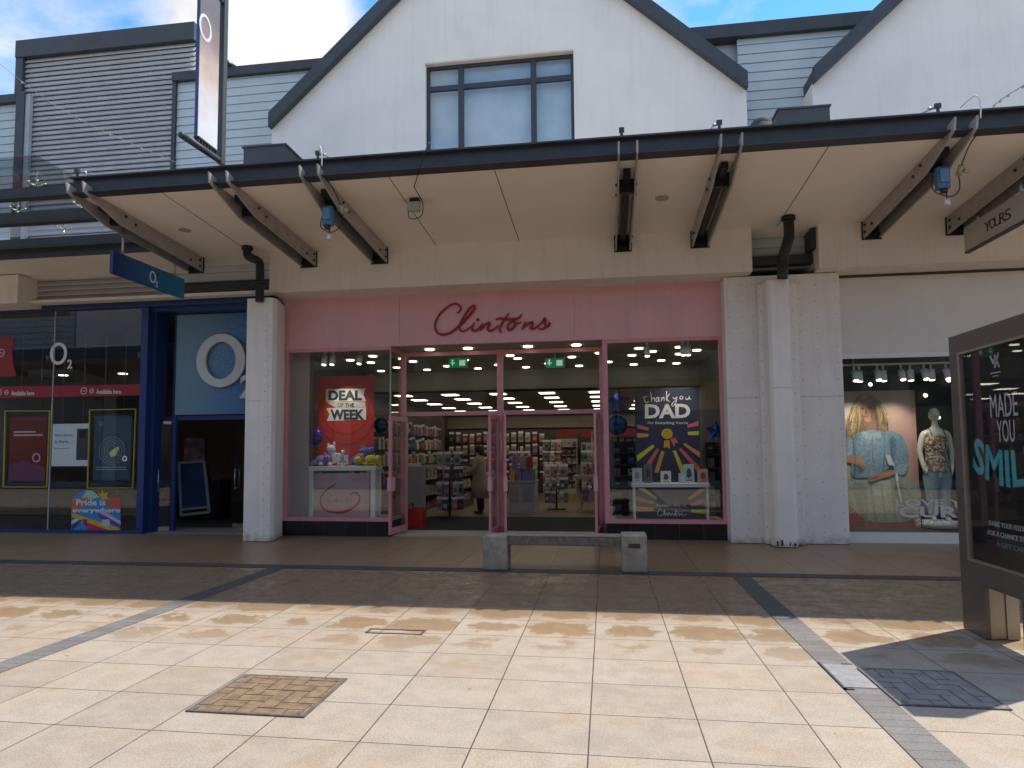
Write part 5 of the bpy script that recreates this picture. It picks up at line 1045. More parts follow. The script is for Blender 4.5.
def lock(pts, w_, m_, wav=5, ph=0.):
    lay[0] += .0006; C_ = smooth([Vector((a_, b_, 0)) for a_, b_ in pts], 7); A_ = []; B_ = []
    for i_, p_ in enumerate(C_):
        f_ = i_ / (len(C_) - 1); ww = w_ * math.sin(math.pi * min(1, f_ * .9 + .08)); ox_ = wav * math.sin(ph + f_ * 9) * f_
        A_.append((p_.x + ox_ - ww, p_.y)); B_.append((p_.x + ox_ + ww, p_.y))
    pp = [W(a_, b_, Yp - .003 - lay[0]) for a_, b_ in q(A_ + B_[::-1])]; n_ = len(A_)
    s.mesh(pp, [(i_, i_ + 1, 2 * n_ - 2 - i_, 2 * n_ - 1 - i_) for i_ in range(n_ - 1)], m_)
rl = random.Random(5)
for k_ in range(13):
    x_ = 34 + k_ * 4.5; lock([(108 - k_ * .5, 72), (80 - k_ * 1.0 + k_ * 2, 110), (x_ + 8, 170), (x_ - 2, 235), (x_ + rl.uniform(-10, 6), 275 + rl.uniform(-14, 14))], 3.2, (HA, HD, HL)[k_ % 3], 6, k_ * 1.3)
for k_ in range(12):
    x_ = 172 + k_ * 4.6; lock([(132 + k_ * 1.2, 72), (160 + k_ * 2, 95), (x_ + 0, 150), (x_ + 2, 200), (x_ + rl.uniform(-4, 8), 240 + rl.uniform(-10, 14))], 3.0, (HD, HA, HL)[k_ % 3], 6, k_ * 1.1)
for sx_, sy_ in ((105, 138), (142, 132)): P_([(sx_ - 6, sy_), (sx_, sy_ - 2), (sx_ + 6, sy_), (sx_, sy_ + 2)], flatm((.03, .02, .02)), False)
for a_, b_ in (((94, 127), (113, 122)), ((133, 119), (153, 118))): P_([a_, ((a_[0] + b_[0]) / 2, a_[1] - 5), b_, ((a_[0] + b_[0]) / 2, a_[1] - 2)], HD, False)
P_([(98, 150), (106, 160), (112, 178), (104, 176)], SKD); P_([(150, 140), (164, 130), (160, 165), (146, 182)], SKD)
for sm_ in ([(150, 252), (153, 330), (149, 440)], [(84, 302), (112, 312), (138, 305)], [(168, 305), (196, 314), (226, 301)], [(84, 330), (100, 338), (138, 332)], [(228, 245), (240, 320), (236, 420)], [(76, 262), (70, 340), (76, 445)], [(58, 442), (150, 448), (236, 424)]): lock(sm_, 1.6, DND, 0)
for k_ in range(4): P_([(84 + k_ * 8, 385 + k_ * 4), (87 + k_ * 8, 384 + k_ * 4), (92 + k_ * 8, 412), (89 + k_ * 8, 413)], SKD); P_([(136 + k_ * 9, 462 - k_ * 4), (160 + k_ * 9, 458 - k_ * 4), (160 + k_ * 9, 461 - k_ * 4), (137 + k_ * 9, 465 - k_ * 4)], SKD)
P_([(212, 345), (235, 352), (255, 400), (225, 395)], flatm((.42, .48, .52)), False); P_([(262, 470), (272, 475), (290, 570), (282, 572)], flatm((.55, .48, .42)), False); P_([(258, 432), (268, 434), (272, 472), (262, 470)], flatm((.6, .6, .58)), False)
s.build('printed_woman', SK, po)
# mannequin
mx0 = W(937, 470, 13.25).x; my = 13.25
t = thing('mannequin', 'white mannequin in a floral camisole and pale jeans beside the fashion poster', 'mannequin', (mx0, my, .17)); zf = .17
J = {'pel': (mx0, my, 1.10, (.17, .11)), 'wa': (mx0, my, 1.30, (.135, .10)), 'ch': (mx0, my, 1.60, (.165, .12)), 'sh': (mx0, my, 1.75, (.12, .09)), 'nk': (mx0 - .0, my, 1.86, .055), 'jw': (mx0, my, 1.99, .05),
     'sL': (mx0 - .20, my, 1.74, .065), 'eL': (mx0 - .27, my + .02, 1.42, .052), 'wL': (mx0 - .24, my - .04, 1.16, .035), 'hL': (mx0 - .22, my - .06, 1.06, .032), 'sR': (mx0 + .20, my, 1.74, .065), 'eR': (mx0 + .26, my + .02, 1.42, .052), 'wR': (mx0 + .24, my - .03, 1.16, .035), 'hR': (mx0 + .22, my - .06, 1.06, .032),
     'tL': (mx0 - .10, my, 1.0, .125), 'kL': (mx0 - .10, my, .66, .078), 'cL': (mx0 - .10, my + .01, .5, .07), 'aL': (mx0 - .10, my + .01, .25, .042), 'fL': (mx0 - .11, my - .1, .20, .035), 'tR': (mx0 + .10, my, 1.0, .125), 'kR': (mx0 + .11, my, .66, .078), 'cR': (mx0 + .11, my + .01, .5, .07), 'aR': (mx0 + .12, my + .01, .25, .042), 'fR': (mx0 + .14, my - .1, .20, .035)}
Eg = [('pel', 'wa'), ('wa', 'ch'), ('ch', 'sh'), ('sh', 'nk'), ('nk', 'jw'), ('sh', 'sL'), ('sL', 'eL'), ('eL', 'wL'), ('wL', 'hL'), ('sh', 'sR'), ('sR', 'eR'), ('eR', 'wR'), ('wR', 'hR'), ('pel', 'tL'), ('tL', 'kL'), ('kL', 'cL'), ('cL', 'aL'), ('aL', 'fL'), ('pel', 'tR'), ('tR', 'kR'), ('kR', 'cR'), ('cR', 'aR'), ('aR', 'fR')]
MW = mat('mannequin_white', (.62, .58, .50), .3); skin('body', J, Eg, MW, t)
s = MB(); s.ball((mx0, my + .01, 2.075), .105, sc3=(.84, 1.0, 1.18), n=20); s.ball((mx0, my - .035, 2.02), .07, sc3=(.85, .9, 1.1), n=16); s.build('head', MW, t)
s = MB(); s.ball((mx0 - .0, my - .105, 2.05), .018, sc3=(.7, 1, 1.6), n=10); s.ball((mx0 - .01, my - .1, 1.985), .02, sc3=(1.3, .6, .5), n=8)
for sx_ in (-1, 1): s.ball((mx0 + sx_ * .04 - .01, my - .098, 2.075), .016, sc3=(1.3, .5, .6), n=8)
s.build('face', MW, t)
for sx_ in (-1, 1):
    s = MB(); hb = Vector((mx0 + sx_ * .22, my - .06, 1.06))
    for k_ in range(4): s.tube([hb + Vector((0, (k_ - 1.5) * .018, .02)), hb + Vector((sx_ * -.005, (k_ - 1.5) * .019, -.035)), hb + Vector((sx_ * -.02, (k_ - 1.5) * .018, -.075 - (.012 if k_ in (1, 2) else 0)))], [.010, .009, .007], n=7)
    s.tube([hb + Vector((0, -.03, .03)), hb + Vector((sx_ * -.01, -.055, -.0)), hb + Vector((sx_ * -.015, -.06, -.03))], [.011, .010, .008], n=7); s.build('hand', MW, t)
def garment(name, prof, m_, n_=22):
    s = MB(); vs = [Vector((cx + a_ * math.cos(2 * math.pi * k_ / n_), my + cy_ + b_ * math.sin(2 * math.pi * k_ / n_), z)) for z, cx, cy_, a_, b_ in prof for k_ in range(n_)]
    s.mesh(vs, [(i * n_ + k_, i * n_ + (k_ + 1) % n_, (i + 1) * n_ + (k_ + 1) % n_, (i + 1) * n_ + k_) for i in range(len(prof) - 1) for k_ in range(n_)], None, True); return s.build(name, m_, t)
def floral():
    mm = bpy.data.materials.new('floral_print'); mm.use_nodes = True; t_ = mm.node_tree; b = t_.nodes['Principled BSDF']; co = N(t_, 'ShaderNodeTexCoord'); vo = N(t_, 'ShaderNodeTexVoronoi'); vo.inputs['Scale'].default_value = 34; t_.links.new(co.outputs['Object'], vo.inputs[0])
    sp = N(t_, 'ShaderNodeSeparateXYZ'); t_.links.new(vo.outputs['Color'], sp.inputs[0]); r = N(t_, 'ShaderNodeValToRGB'); r.color_ramp.interpolation = 'CONSTANT'; e = r.color_ramp.elements; e[0].color = (.06, .10, .05, 1); e[1].position = .25; e[1].color = (.45, .42, .35, 1)
    for p_, c_ in ((.45, (.40, .06, .03, 1)), (.6, (.03, .03, .03, 1)), (.72, (.10, .22, .20, 1)), (.86, (.48, .30, .18, 1))): n_ = e.new(p_); n_.color = c_
    t_.links.new(sp.outputs[0], r.inputs[0]); t_.links.new(r.outputs[0], b.inputs['Base Color']); b.inputs['Roughness'].default_value = .8; return mm
gm = garment('camisole', [(1.72, mx0, 0, .15, .10), (1.66, mx0, 0, .185, .13), (1.55, mx0, -.01, .20, .155), (1.40, mx0, 0, .175, .13), (1.28, mx0, 0, .185, .135), (1.12, mx0, 0, .225, .16), (1.06, mx0, 0, .235, .165)], floral())
s = MB()
for sx_ in (-.11, .11): s.tube(smooth([(mx0 + sx_, my - .11, 1.70), (mx0 + sx_, my - .07, 1.80), (mx0 + sx_, my + .03, 1.82), (mx0 + sx_, my + .1, 1.70)], 3), .01, n=6)
s.build('strap', gm.data.materials[0], t)
JM = mat('pale_denim', (.24, .30, .34), .8, var=.15, vs=9)
for sx_ in (-1, 1): garment('trouser_leg', [(1.10, mx0 + sx_ * .09, 0, .125, .13), (.95, mx0 + sx_ * .10, 0, .135, .14), (.66, mx0 + sx_ * .105, 0, .095, .095), (.5, mx0 + sx_ * .105, 0, .085, .085), (.28, mx0 + sx_ * .11, 0, .065, .065)], JM)
s = MB(); s.tube([(mx0, my, .06), (mx0, my, .185)], .27, n=24); s.build('base_plate', WHITE, t)
t.location.z += .12
# second mannequin leg-height handbag? none in view; track lights
t0 = thing('lighting_track', 'white lighting track just below the clothing shop fascia', 'lighting track', (6, 13.2, 3.15)); s = MB(); s.box(4.15, 8, 12.83, 12.88, 3.07, 3.10); s.build('rail', WHITE, t0); s = MB()
for x in (4.4, 6, 7.6): s.tube([(x, 12.855, 3.10), (x, 12.855, 3.5)], .008, n=5)
s.build('hanger', WHITE, t0)
for i, px in enumerate((854, 859, 877, 883, 901, 910, 924, 931, 946)):
    p = W(px, 372, 12.85); spot(p.x, 12.85, 3.07, 'white track spotlight %s in the clothing shop window' % ['leftmost', 'second from left', 'third from left', 'fourth from left', 'middle', 'sixth from left', 'seventh from left', 'eighth from left', 'rightmost'][i], (.15 if i % 2 else .45), watts=(48 if i in (1, 4) else 0), aim=Vector((.05, .55, -1)))
for px, py in ((948, 380), (925, 395), (903, 393), (938, 417), (870, 384)):
    p = W(px, py, 15.9); s = MB(); s.tube([(p.x, 15.9, p.z), (p.x, 15.86, p.z - .02)], .035, n=12); tag(s.build('spot_lamp', LITE), 'small bright lamp deep in the dark clothing shop', 'lamp', 'lamps in the clothing shop')

# ------------------------------------------------------------------ hanging signs
t = thing('hanging_sign', 'blue hanging phone shop sign under the left end of the canopy', 'hanging sign', (-7.73, 10.5, 4.83))
s = MB(); s.box(-7.76, -7.70, 9.61, 11.47, 4.475, 4.84)
def gradb():
    mm = bpy.data.materials.new('blue_sign_print'); mm.use_nodes = True; t_ = mm.node_tree; b = t_.nodes['Principled BSDF']; co = N(t_, 'ShaderNodeTexCoord'); sp = N(t_, 'ShaderNodeSeparateXYZ'); t_.links.new(co.outputs['Generated'], sp.inputs[0]); r = N(t_, 'ShaderNodeValToRGB'); r.color_ramp.elements[0].color = (.006, .015, .10, 1); r.color_ramp.elements[1].color = (.02, .22, .42, 1); t_.links.new(sp.outputs[1], r.inputs[0]); t_.links.new(r.outputs[0], b.inputs['Base Color']); b.inputs['Roughness'].default_value = .35; return mm
s.build('panel', gradb(), t)
s = MB(); xf = -7.695; c_ = WX(152.7, 277, xf); s.ring(c_, 1, 1, (0, 1, 0), (0, 0, 1), .004, sx=.085, sz=.105, ix=.055, iz=.075, n=28); text(s, '2', (xf, c_.y + .08, c_.z - .15), (xf, c_.y + .14, c_.z - .15), (xf, c_.y + .08, c_.z - .05), LW, .03, .004); s.build('logo', LW, t)
s = MB(); s.tube([(-7.73, 9.86, 4.84), (-7.73, 9.86, 5.30)], .018, n=8); s.tube([(-7.73, 11.2, 4.84), (-7.73, 11.2, 5.2)], .018, n=8); s.build('hanger', mat('galvanised', (.4, .41, .43), .35, metal=.7), t)
t = thing('hanging_sign', 'cream hanging sign reading YOURS under the right end of the canopy', 'hanging sign', (5.72, 10.5, 5.05))
s = MB(); s.box(5.69, 5.75, 9.5, 11.56, 4.69, 5.085); s.build('panel', mat('cream_sign', (.46, .43, .38), .5, var=.02), t)
s = MB(); s.box(5.685, 5.755, 9.5, 11.56, 4.665, 4.69); s.build('edge_trim', NAVY, t)
s = MB(); xf = 5.688; a_ = WX(986.5, 233.5, xf); b_ = WX(1012, 219, xf); c_ = WX(984.3, 222, xf)
yA, yB = c_.y, b_.y; zb, zt_ = 4.81, 4.965; n_ = 5; wdt = (yA - yB) / (n_ - 1 + .9)
BLK = flatm((.04, .035, .035))
for i, ch_ in enumerate('YOURS'): y0 = yA - i * wdt * .93; text(s, ch_, (xf, y0, zb + (.0 if ch_ != 'O' else .01)), (xf, y0 - wdt * 1.08, zb), (xf, y0, zt_), BLK, 0, .003)
s.build('lettering', BLK, t)
s = MB(); s.tube([(5.72, 10.1, 5.08), (5.72, 10.1, 5.33)], .018, n=8); s.tube([(5.72, 11.2, 5.08), (5.72, 11.2, 5.2)], .018, n=8); s.build('hanger', mat('galvanised', (.4, .41, .43), .35, metal=.7), t)
# projecting banner above the canopy
t = thing('banner_sign', 'tall pale phone shop banner on a dark post above the canopy', 'banner sign', (-5.55, 9, 5.83)); X0 = -5.52
s = MB(); s.box(X0 - .03, X0 + .05, 8.95, 9.05, 5.835, 9.3); s.build('post', TRIM, t)
s = MB(); s.tube([(X0, 8.97, 5.88), (X0, 8.08, 5.84)], .045, n=12); s.tube([(X0, 8.97, 8.28), (X0, 8.08, 8.36)], .045, n=12); s.ball((X0, 8.08, 5.84), .047, n=10); s.build('arm', TRIM, t)
def bann():
    mm = bpy.data.materials.new('banner_print'); mm.use_nodes = True; t_ = mm.node_tree; b = t_.nodes['Principled BSDF']; co = N(t_, 'ShaderNodeTexCoord'); sp = N(t_, 'ShaderNodeSeparateXYZ'); t_.links.new(co.outputs['Generated'], sp.inputs[0]); nz_ = N(t_, 'ShaderNodeTexNoise'); nz_.inputs['Scale'].default_value = 3; t_.links.new(co.outputs['Object'], nz_.inputs[0])
    ad = N(t_, 'ShaderNodeMath', operation='MULTIPLY_ADD'); t_.links.new(nz_.outputs[0], ad.inputs[0]); ad.inputs[1].default_value = .35; t_.links.new(sp.outputs[2], ad.inputs[2]); r = N(t_, 'ShaderNodeValToRGB'); e = r.color_ramp.elements; e[0].position = .3; e[0].color = (.72, .74, .78, 1); e[1].position = 1.0; e[1].color = (.20, .18, .18, 1); n_ = e.new(.62); n_.color = (.62, .48, .42, 1); n_ = e.new(.85); n_.color = (.34, .27, .27, 1)
    t_.links.new(ad.outputs[0], r.inputs[0]); t_.links.new(r.outputs[0], b.inputs['Base Color']); b.inputs['Roughness'].default_value = .25; return mm
s = MB(); s.box(X0 - .02, X0 + .02, 8.40, 8.88, 5.98, 8.24); s.build('banner', bann(), t)
s = MB(); s.box(X0 - .022, X0 + .022, 8.385, 8.40, 5.96, 8.28); s.build('edge', O2B, t)
s = MB(); c_ = WX(205.5, 28, X0 + .022); s.ring(c_, 1, 1, (0, 1, 0), (0, 0, 1), .003, sx=.15, sz=.19, ix=.11, iz=.15, n=30); s.build('logo', PW, t)
s = MB(); s.box(X0 - .04, X0 + .04, 8.4, 8.88, 5.955, 5.98)
for k_ in range(7): s.box(X0 - .03, X0 + .03, 8.42 + k_ * .07, 8.44 + k_ * .07, 5.90, 5.955)
s.build('bottom_rail', NAVY, t)
# small camera on the coping
p = W(226, 64, 12.3); t = thing('security_camera', 'small dark camera on the roof coping right of the banner post', 'camera', p); s = MB(); s.tube([p + Vector((-.06, -.1, .06)), p + Vector((.12, .15, -.04))], .07, n=12); s.build('housing', BLACK, t); s = MB(); s.tube([p + Vector((.02, .05, .0)), p + Vector((.15, .1, -.18))], .03, n=8); s.build('mount', STEEL, t)
# catenary wires
def wire(lab, pts, r=.008, bulbs=0):
    t = thing('catenary_wire', lab, 'cable', pts[0]); s = MB(); P = smooth(pts, 8); s.tube(P, r, n=5); s.build('cable', RIVET, t)
    if bulbs:
        for k_ in range(bulbs): c_ = P[int((k_ + .5) / bulbs * len(P))]; s = MB(); s.ball(c_ - Vector((0, 0, .015)), .018, n=8); s.build('lamp_holder', mat('grey_bulb', (.3, .3, .3), .4), t)
wire('thin cable with small lamps sloping down in front of the louvre', [W(-20, 48, 8), W(50, 102, 9), W(110, 134, 10), W(185, 166, 11.5)], .0035, 7)
wire('thin beaded cable running off to the right above the right gable', [W(993, 106, 10), W(1008, 95, 9.5), W(1050, 70, 8.5)], .007, 5)

# ------------------------------------------------------------------ fittings under the soffit
p = W(415, 180, 9.9); t = thing('floodlight', 'small white floodlight with a drooping cable under the soffit', 'floodlight', (p.x, 9.9, 5.47)); fx = p.x
s = MB(); s.box(fx - .07, fx + .07, 9.84, 9.96, 5.40, 5.475); s.build('mount', BLACK, t); s = MB(); s.box(fx - .10, fx + .10, 9.78, 9.9, 5.26, 5.40); s.build('lamp_body', mat('lamp_grey', (.40, .39, .36), .5), t, bevel=.02)
s = MB(); s.tube(smooth([(fx + .1, 9.5, 5.50), (fx + .2, 9.6, 5.3), (fx + .14, 9.75, 5.15), (fx - .05, 9.8, 5.14), (fx - .08, 9.8, 5.28)], 5), .007, n=5)
s.tube(smooth([(fx + .5, 8.85, 5.85), (fx + .42, 8.84, 5.65), (fx + .25, 9.1, 5.45), (fx + .1, 9.5, 5.50)], 5), .007, n=5); s.build('cable', BLACK, t)
def socket(bx_, lab, side=1):
    t = thing('power_socket_box', lab, 'power box', (bx_, 9.45, 5.2)); BL = mat('socket_blue', (.05, .13, .24), .4); y = 9.42
    s = MB(); s.prism([(bx_ - .08, y, 4.98), (bx_ + .08, y, 4.98), (bx_ + .08, y, 5.28), (bx_ - .08, y, 5.28)], (0, .11, 0)); s.build('box', BL, t, bevel=.02)
    s = MB(); s.box(bx_ - .055, bx_ + .055, y - .02, y, 5.06, 5.24); s.build('lid', mat('socket_blue_lid', (.08, .19, .32), .35), t, bevel=.008)
    s = MB(); s.tube([(bx_, y + .03, 4.98), (bx_, y + .03, 4.93)], .045, n=10); s.build('gland', BLACK, t)
    s = MB(); s.tube([(bx_ + .03, y + .03, 4.84), (bx_ + .03, y + .03, 4.76)], [.028, .045], n=12); s.build('plug', mat('plug_white', (.6, .6, .62), .4), t)
    s = MB(); s.tube(smooth([(bx_ + side * .22, y + .1, 5.2), (bx_ + side * .2, y + .05, 4.98), (bx_ + .1, y + .03, 4.88), (bx_ - .02, y + .03, 4.9), (bx_ - .12, y + .06, 5.0), (bx_ - .1, y + .1, 5.2)], 5), .008, n=6)
    s.tube([(bx_ + .03, y + .03, 4.93), (bx_ + .03, y + .03, 4.84)], .008, n=6); s.tube(smooth([(bx_ + side * .22, y + .1, 5.2), (bx_ + side * .2, 9.2, 5.42), (bx_ + side * .19, 8.95, 5.48)], 5), .008, n=6); s.tube(smooth([(bx_ + side * .17, 8.84, 5.62), (bx_ + side * .17, 8.83, 5.8), (bx_ + side * .13, 8.86, 5.92), (bx_ + side * .05, 9.05, 5.87)], 5), .009, m=PW, n=6); s.build('cable', BLACK, t)
    s = MB(); s.tube([(bx_ + side * .22, y + .02, 5.28), (bx_ + side * .22, y + .1, 5.18)], .035, n=10); s.tube([(bx_ + side * .26, y + .05, 5.22), (bx_ + side * .32, y + .05, 5.20)], .03, n=8); s.build('connector', mat('yellowed_plastic', (.42, .36, .22), .5), t)
socket(-4.05, 'blue power socket box hanging in the bracket left of the floodlight', 1); socket(4.44, 'blue power socket box hanging in the bracket near the right end', 1)
for px, py, lab in ((662, 198, 'flush round downlight in the soffit between the two middle brackets'), (185, 230, 'flush round downlight in the soffit near the phone shop')):
    d = ray(px, py); z_ = 5.45; Y_ = 10.4
    p = W(px, py, 10.2); zz = 5.53 - (p.y - 9.1) * .0594 if False else None
    # meet the sloping soffit plane
    k_ = (5.53 - HH + 9.1 * .0594) / (d.z + .0594 * d.y); c_ = Vector((d.x * k_, d.y * k_, d.z * k_ + HH)); s = MB(); s.disc(c_ - Vector((0, 0, .012)), .10, (0, -.0594, -1) if False else (0, 0, 1), .012, None, 24); tag(s.build('downlight', mat('soffit_lamp', (.42, .36, .30), .5)), lab, 'downlight')

# ------------------------------------------------------------------ bench
t = thing('bench', 'low concrete bench with two square block legs in front of the pink doors', 'bench', (-.58, 9.27, 0))
for x0_, x1_, z1_ in ((-1.66, -1.325, .47), (.18, .51, .50)): s = MB(); s.box(x0_, x1_, 9.1, 9.46, .006, z1_); s.build('leg', CONC, t, bevel=.022)
s = MB(); s.box(-1.322, .177, 9.12, 9.44, .345, .462); s.build('seat', WOOD, t, bevel=.01)
s = MB(); s.box(-1.322, .177, 9.115, 9.445, .463, .472); s.build('seat_top', mat('seat_top_grey', (.27, .245, .21), .8, var=.25, vs=9, bump=.3), t)
s = MB(); s.box(.27, .42, 9.096, 9.1, .33, .385); s.build('plaque', mat('bronze_plaque', (.06, .045, .035), .4), t)
s = MB(); s.box(-1.64, -1.34, 9.12, 9.44, .0055, .012); s.box(.2, .49, 9.12, 9.44, .0055, .012); s.build('foot', BLACK, t)

# ------------------------------------------------------------------ advertising totem
t = thing('advertising_totem', 'bronze framed freestanding advertising display with black MADE YOU SMILE poster', 'advertising display', (3.25, 6.05, 0)); TM = mat('bronze_metal', (.15, .125, .115), .38, metal=.5, var=.08); TL = mat('brushed_metal', (.36, .32, .27), .35, metal=.65, var=.12)
XF = 3.11; y0, y1, z0, z1 = 5.39, 6.68, .45, 2.60; iy0, iy1, iz0, iz1 = 5.52, 6.54, .62, 2.44
s = MB()
s.prism([(XF, y0, z0), (XF, y1, z0), (XF, iy1, iz0), (XF, iy0, iz0)], (.27, 0, 0)); s.prism([(XF, y0, z1), (XF, y1, z1), (XF, iy1, iz1), (XF, iy0, iz1)], (.27, 0, 0)); s.prism([(XF, y0, z0), (XF, y0, z1), (XF, iy0, iz1), (XF, iy0, iz0)], (.27, 0, 0)); s.prism([(XF, y1, z0), (XF, y1, z1), (XF, iy1, iz1), (XF, iy1, iz0)], (.27, 0, 0)); s.build('frame', TM, t)
s = MB()
for a_ in ((iy0, iy0 + .025, iz0, iz1), (iy1 - .035, iy1, iz0, iz1), (iy0 + .025, iy1 - .035, iz0, iz0 + .02), (iy0 + .025, iy1 - .035, iz1 - .02, iz1)): s.box(XF - .004, XF + .03, *a_)
s.build('inner_bead', TL, t)
s = MB(); s.box(XF + .035, XF + .24, iy0, iy1, iz0, iz1); dp = s.build('display', mat('poster_black', (.008, .008, .010), .5), t)
s = MB(); s.box(XF + .012, XF + .016, iy0 + .02, iy1 - .03, iz0 + .015, iz1 - .015); s.build('glass', glassmat('totem_glass', (.95, .95, .95), 1.5, .8), t)
XT = XF + .031
s = MB(); PT = flatm((.50, .49, .52)); TE = flatm((.06, .36, .42))
def tx(st_, ya, yb, za, zb_, m_, bold=0., warp=None): text(s, st_, (XT, ya, za), (XT, yb, za), (XT, ya, zb_), m_, bold, .003, warp)
tx('MADE', 6.12, 5.745, 1.843, 2.03, PT, .0); tx('YOU', 6.04, 5.80, 1.64, 1.815, PT, .0)
zs_ = WX(1003, 485, XT).z; ze = WX(976, 470, XT).z
def wp(a_, b_):
    yy_ = 6.42 - 1.0 * a_; k_ = (2 * a_ - 1); return Vector((XT, yy_ - (b_ - .5) * .06 * -k_, 1.28 + b_ * .30 + .13 * k_ * k_))
tx('SMILE?', 0, 1, 0, 1, TE, .03, wp)
tx('SHARE YOUR FEEDBACK', 6.24, 5.62, .955, .995, PT, 0); tx('FOR A CHANCE TO WIN', 6.26, 5.60, .875, .915, PT, 0); tx('A GIFT CARD', 6.14, 5.72, .795, .835, flatm((.08, .25, .28)), 0)
c_ = WX(995, 361, XT)
for a_, b_ in (((.065, .05), (.025, -.02)), ((.025, -.02), (.0, .03)), ((.0, .03), (-.02, -.005)), ((-.055, .06), (.01, -.055)), ((-.055, -.055), (.0, .05))): s.bar(c_ + Vector((0, a_[0], a_[1])), c_ + Vector((0, b_[0], b_[1])), .018, .004, PT, up=(1, 0, 0))
s.box(XT - .003, XT, c_.y - .07, c_.y + .07, c_.z - .10, c_.z - .09, PT); s.box(XT - .003, XT, c_.y - .035, c_.y + .035, c_.z - .125, c_.z - .118, PT)
s.build('lettering', PT, dp)
for yb0, yb1 in ((6.30, 6.68), (5.41, 5.79)):
    s = MB(); s.box(XF + .0, XF + .03, yb0, yb1, .006, .45); s.box(XF + .03, XF + .27, yb0 + .04, yb1 - .04, .006, .45); l_ = s.build('leg', TM, t)
    s = MB()
    for x_, w_, d_ in ((.032, .055, .0), (.0875, .075, .022), (.163, .045, .008), (.2085, .06, .024)): s.box(XF + x_, XF + x_ + w_, yb0 + d_, yb0 + .038, .007, .449)
    s.build('fin', TL, l_)
s = MB(); s.box(XF + .02, XF + .26, 5.41, 6.66, .43, .449); s.build('bottom_rail', TM, t)

# ------------------------------------------------------------------ covers in the paving
def herring(name, lab, x0, y0, x1, y1, tile_m, frame_m, sc_=.105):
    t = thing(name, lab, 'access cover', (x0, y0, .004)); f = .022; s = MB()
    for b_ in ((x0, x1, y0, y0 + f), (x0, x1, y1 - f, y1), (x0, x0 + f, y0 + f, y1 - f), (x1 - f, x1, y0 + f, y1 - f)): s.box(b_[0], b_[1], b_[2], b_[3], -.02, .010)
    s.build('rim', frame_m, t); s = MB(); s.box(x0 + f, x1 - f, y0 + f, y1 - f, -.02, .0045, mat('cover_joint', (.07, .055, .04), .9))
    g_ = .0045; u = sc_; n = int((x1 - x0) / u) + 6
    def clip(a, b, c, d):
        a2, b2, c2, d2 = max(a + g_, x0 + f), min(b - g_, x1 - f), max(c + g_, y0 + f), min(d - g_, y1 - f)
        if b2 - a2 > .01 and d2 - c2 > .01: s.box(a2, b2, c2, d2, .0, .009 + R.uniform(-.001, .001))
    for i in range(-n, n):
        for j in range(-n, n):
            k_ = (i - j) % 4
            X_, Y_ = x0 + i * u, y0 + j * u
            if k_ == 0: clip(X_, X_ + 2 * u, Y_, Y_ + u)
            if k_ == 3: clip(X_, X_ + u, Y_, Y_ + 2 * u) 
    s.build('inlay', tile_m, t)
    s = MB()
    for x in (x0 + .05, x1 - .05):
        for y in (y0 + .05, y1 - .05): s.tube([(x, y, .0), (x, y, .0125)], .022, n=12)
    s.build('lifting_eye', mat('worn_steel', (.22, .21, .20), .5, metal=.6), t)
herring('access_cover', 'square access cover with brown herringbone inlay in the sunlit paving', -2.61, 4.0, -1.83, 4.70, mat('brown_inlay', (.19, .125, .07), .7, var=.2, vs=14, col2=(.28, .19, .11), bump=.3), mat('cover_rim', (.16, .145, .135), .55, metal=.3, var=.3, vs=20))
herring('access_cover', 'square access cover with grey herringbone inlay in the shadow of the totem', 1.78, 4.66, 2.42, 5.39, mat('grey_inlay', (.27, .235, .20), .7, var=.2, vs=9, bump=.3), mat('cover_rim', (.22, .20, .20), .5, metal=.4, var=.3, vs=20))
t = thing('drain_cover', 'narrow patched utility cover let into the right grey sett band', 'drain cover', (1.65, 5.2, .005)); s = MB(); s.box(1.55, 1.765, 4.95, 5.45, .0, .009); s.build('infill', mat('mortar_fill', (.26, .26, .27), .8, var=.2, vs=12), t); s = MB(); s.box(1.54, 1.555, 4.9, 5.5, .0, .011); s.box(1.54, 1.6, 4.90, 4.93, .0, .011); s.box(1.70, 1.77, 5.45, 5.48, .0, .011); s.build('edge', mat('dark_edge', (.06, .06, .07), .6), t)
a_ = (W(0, 0, 1)); t = thing('drain_slot', 'thin steel drain slot in the slab joint left of the bench', 'drain', (-1.8, 5.95, .004)); s = MB()
for b_ in ((-2.14, -1.62, 6.03, 6.045), (-2.14, -1.62, 5.90, 5.915), (-2.14, -2.12, 5.915, 6.03), (-1.64, -1.62, 5.915, 6.03)): s.box(*b_, 0, .006)
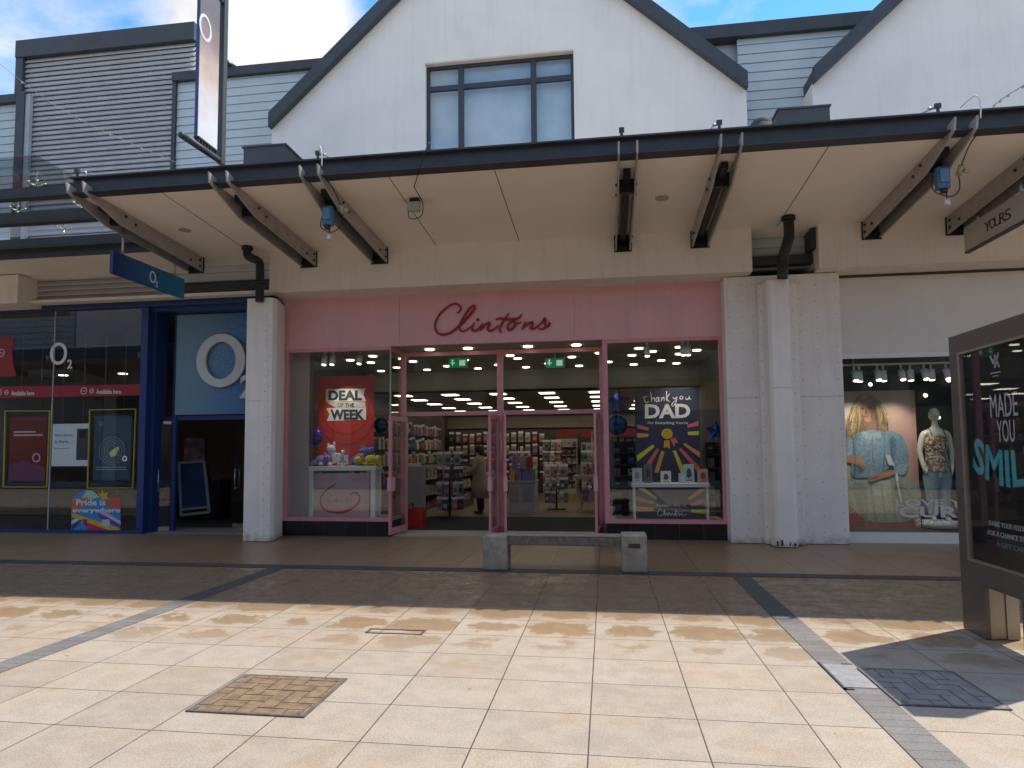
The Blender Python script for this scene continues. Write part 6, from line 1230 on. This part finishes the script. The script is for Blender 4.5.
s.build('slot_frame', mat('slot_steel', (.10, .095, .09), .5, metal=.3), t)

# ------------------------------------------------------------------ the other side of the precinct (behind the viewer, seen in the glass)
b = thing('opposite_building', 'grey boarded building with its own canopy on the other side of the precinct', 'building', (0, -5, 0))
s = MB()
for xa, xb in ((-25.7, -17), (-8, 3), (12, 22)): s.box(xa, xb, -5.0, -4.6, 4.6, 9.6)
s.box(-60, 60, -20, -5.0, 0, 9.4); s.build('wall', mat('opposite_render', (.36, .36, .36), .85), b)
s = MB()
for xa, xb in ((-60, -25.7), (-17, -8), (3, 12), (22, 60)): s.box(xa, xb, -5.0, -4.8, 4.6, 9.4); [s.box(xa, xb, -4.8, -4.77, z * .3 + 5.0, z * .3 + 5.26) for z in range(14)]
s.build('siding', mat('opposite_siding', (.22, .25, .26), .6), b)
s = MB(); s.box(-60, 60, -4.95, -4.7, 9.4, 9.65); s.build('parapet', NAVY, b)
s = MB()
for i in range(20): x = -60 + i * 6; s.box(x + .4, x + 5.6, -4.99, -4.9, .3, 3.3)
s.build('shop_window', mat('dark_glazing', (.02, .022, .026), .1), b)
s = MB()
for i in range(20): x = -60 + i * 6; s.box(x + .4, x + 5.6, -4.99, -4.85, 3.3, 4.5, (mat('fascia_dark', (.03, .03, .04)), mat('fascia_ochre', (.35, .22, .05)), mat('fascia_grey', (.2, .2, .2)))[i % 3])
s.build('fascia', NAVY, b)
c2 = thing('canopy', 'dark edged canopy on the opposite side of the precinct', 'canopy', (0, -1.2, 5.9))
s = MB(); s.box(-60, 60, -1.3, -1.25, 5.75, 6.25); s.build('edge_beam', NAVY, c2); s = MB(); s.box(-60, 60, -4.6, -1.3, 5.8, 5.95); s.build('soffit', mat('opposite_soffit', (.30, .27, .25), .8), c2)
for i in range(22):
    x = -46 + i * 4.4; s = MB()
    for dx in (-.13, .13): s.prism([(x + dx, -1.1, 5.95), (x + dx, -1.15, 5.75), (x + dx, -4.6, 5.3), (x + dx, -4.6, 5.7)], (.016, 0, 0))
    s.build('bracket', STEEL, c2)
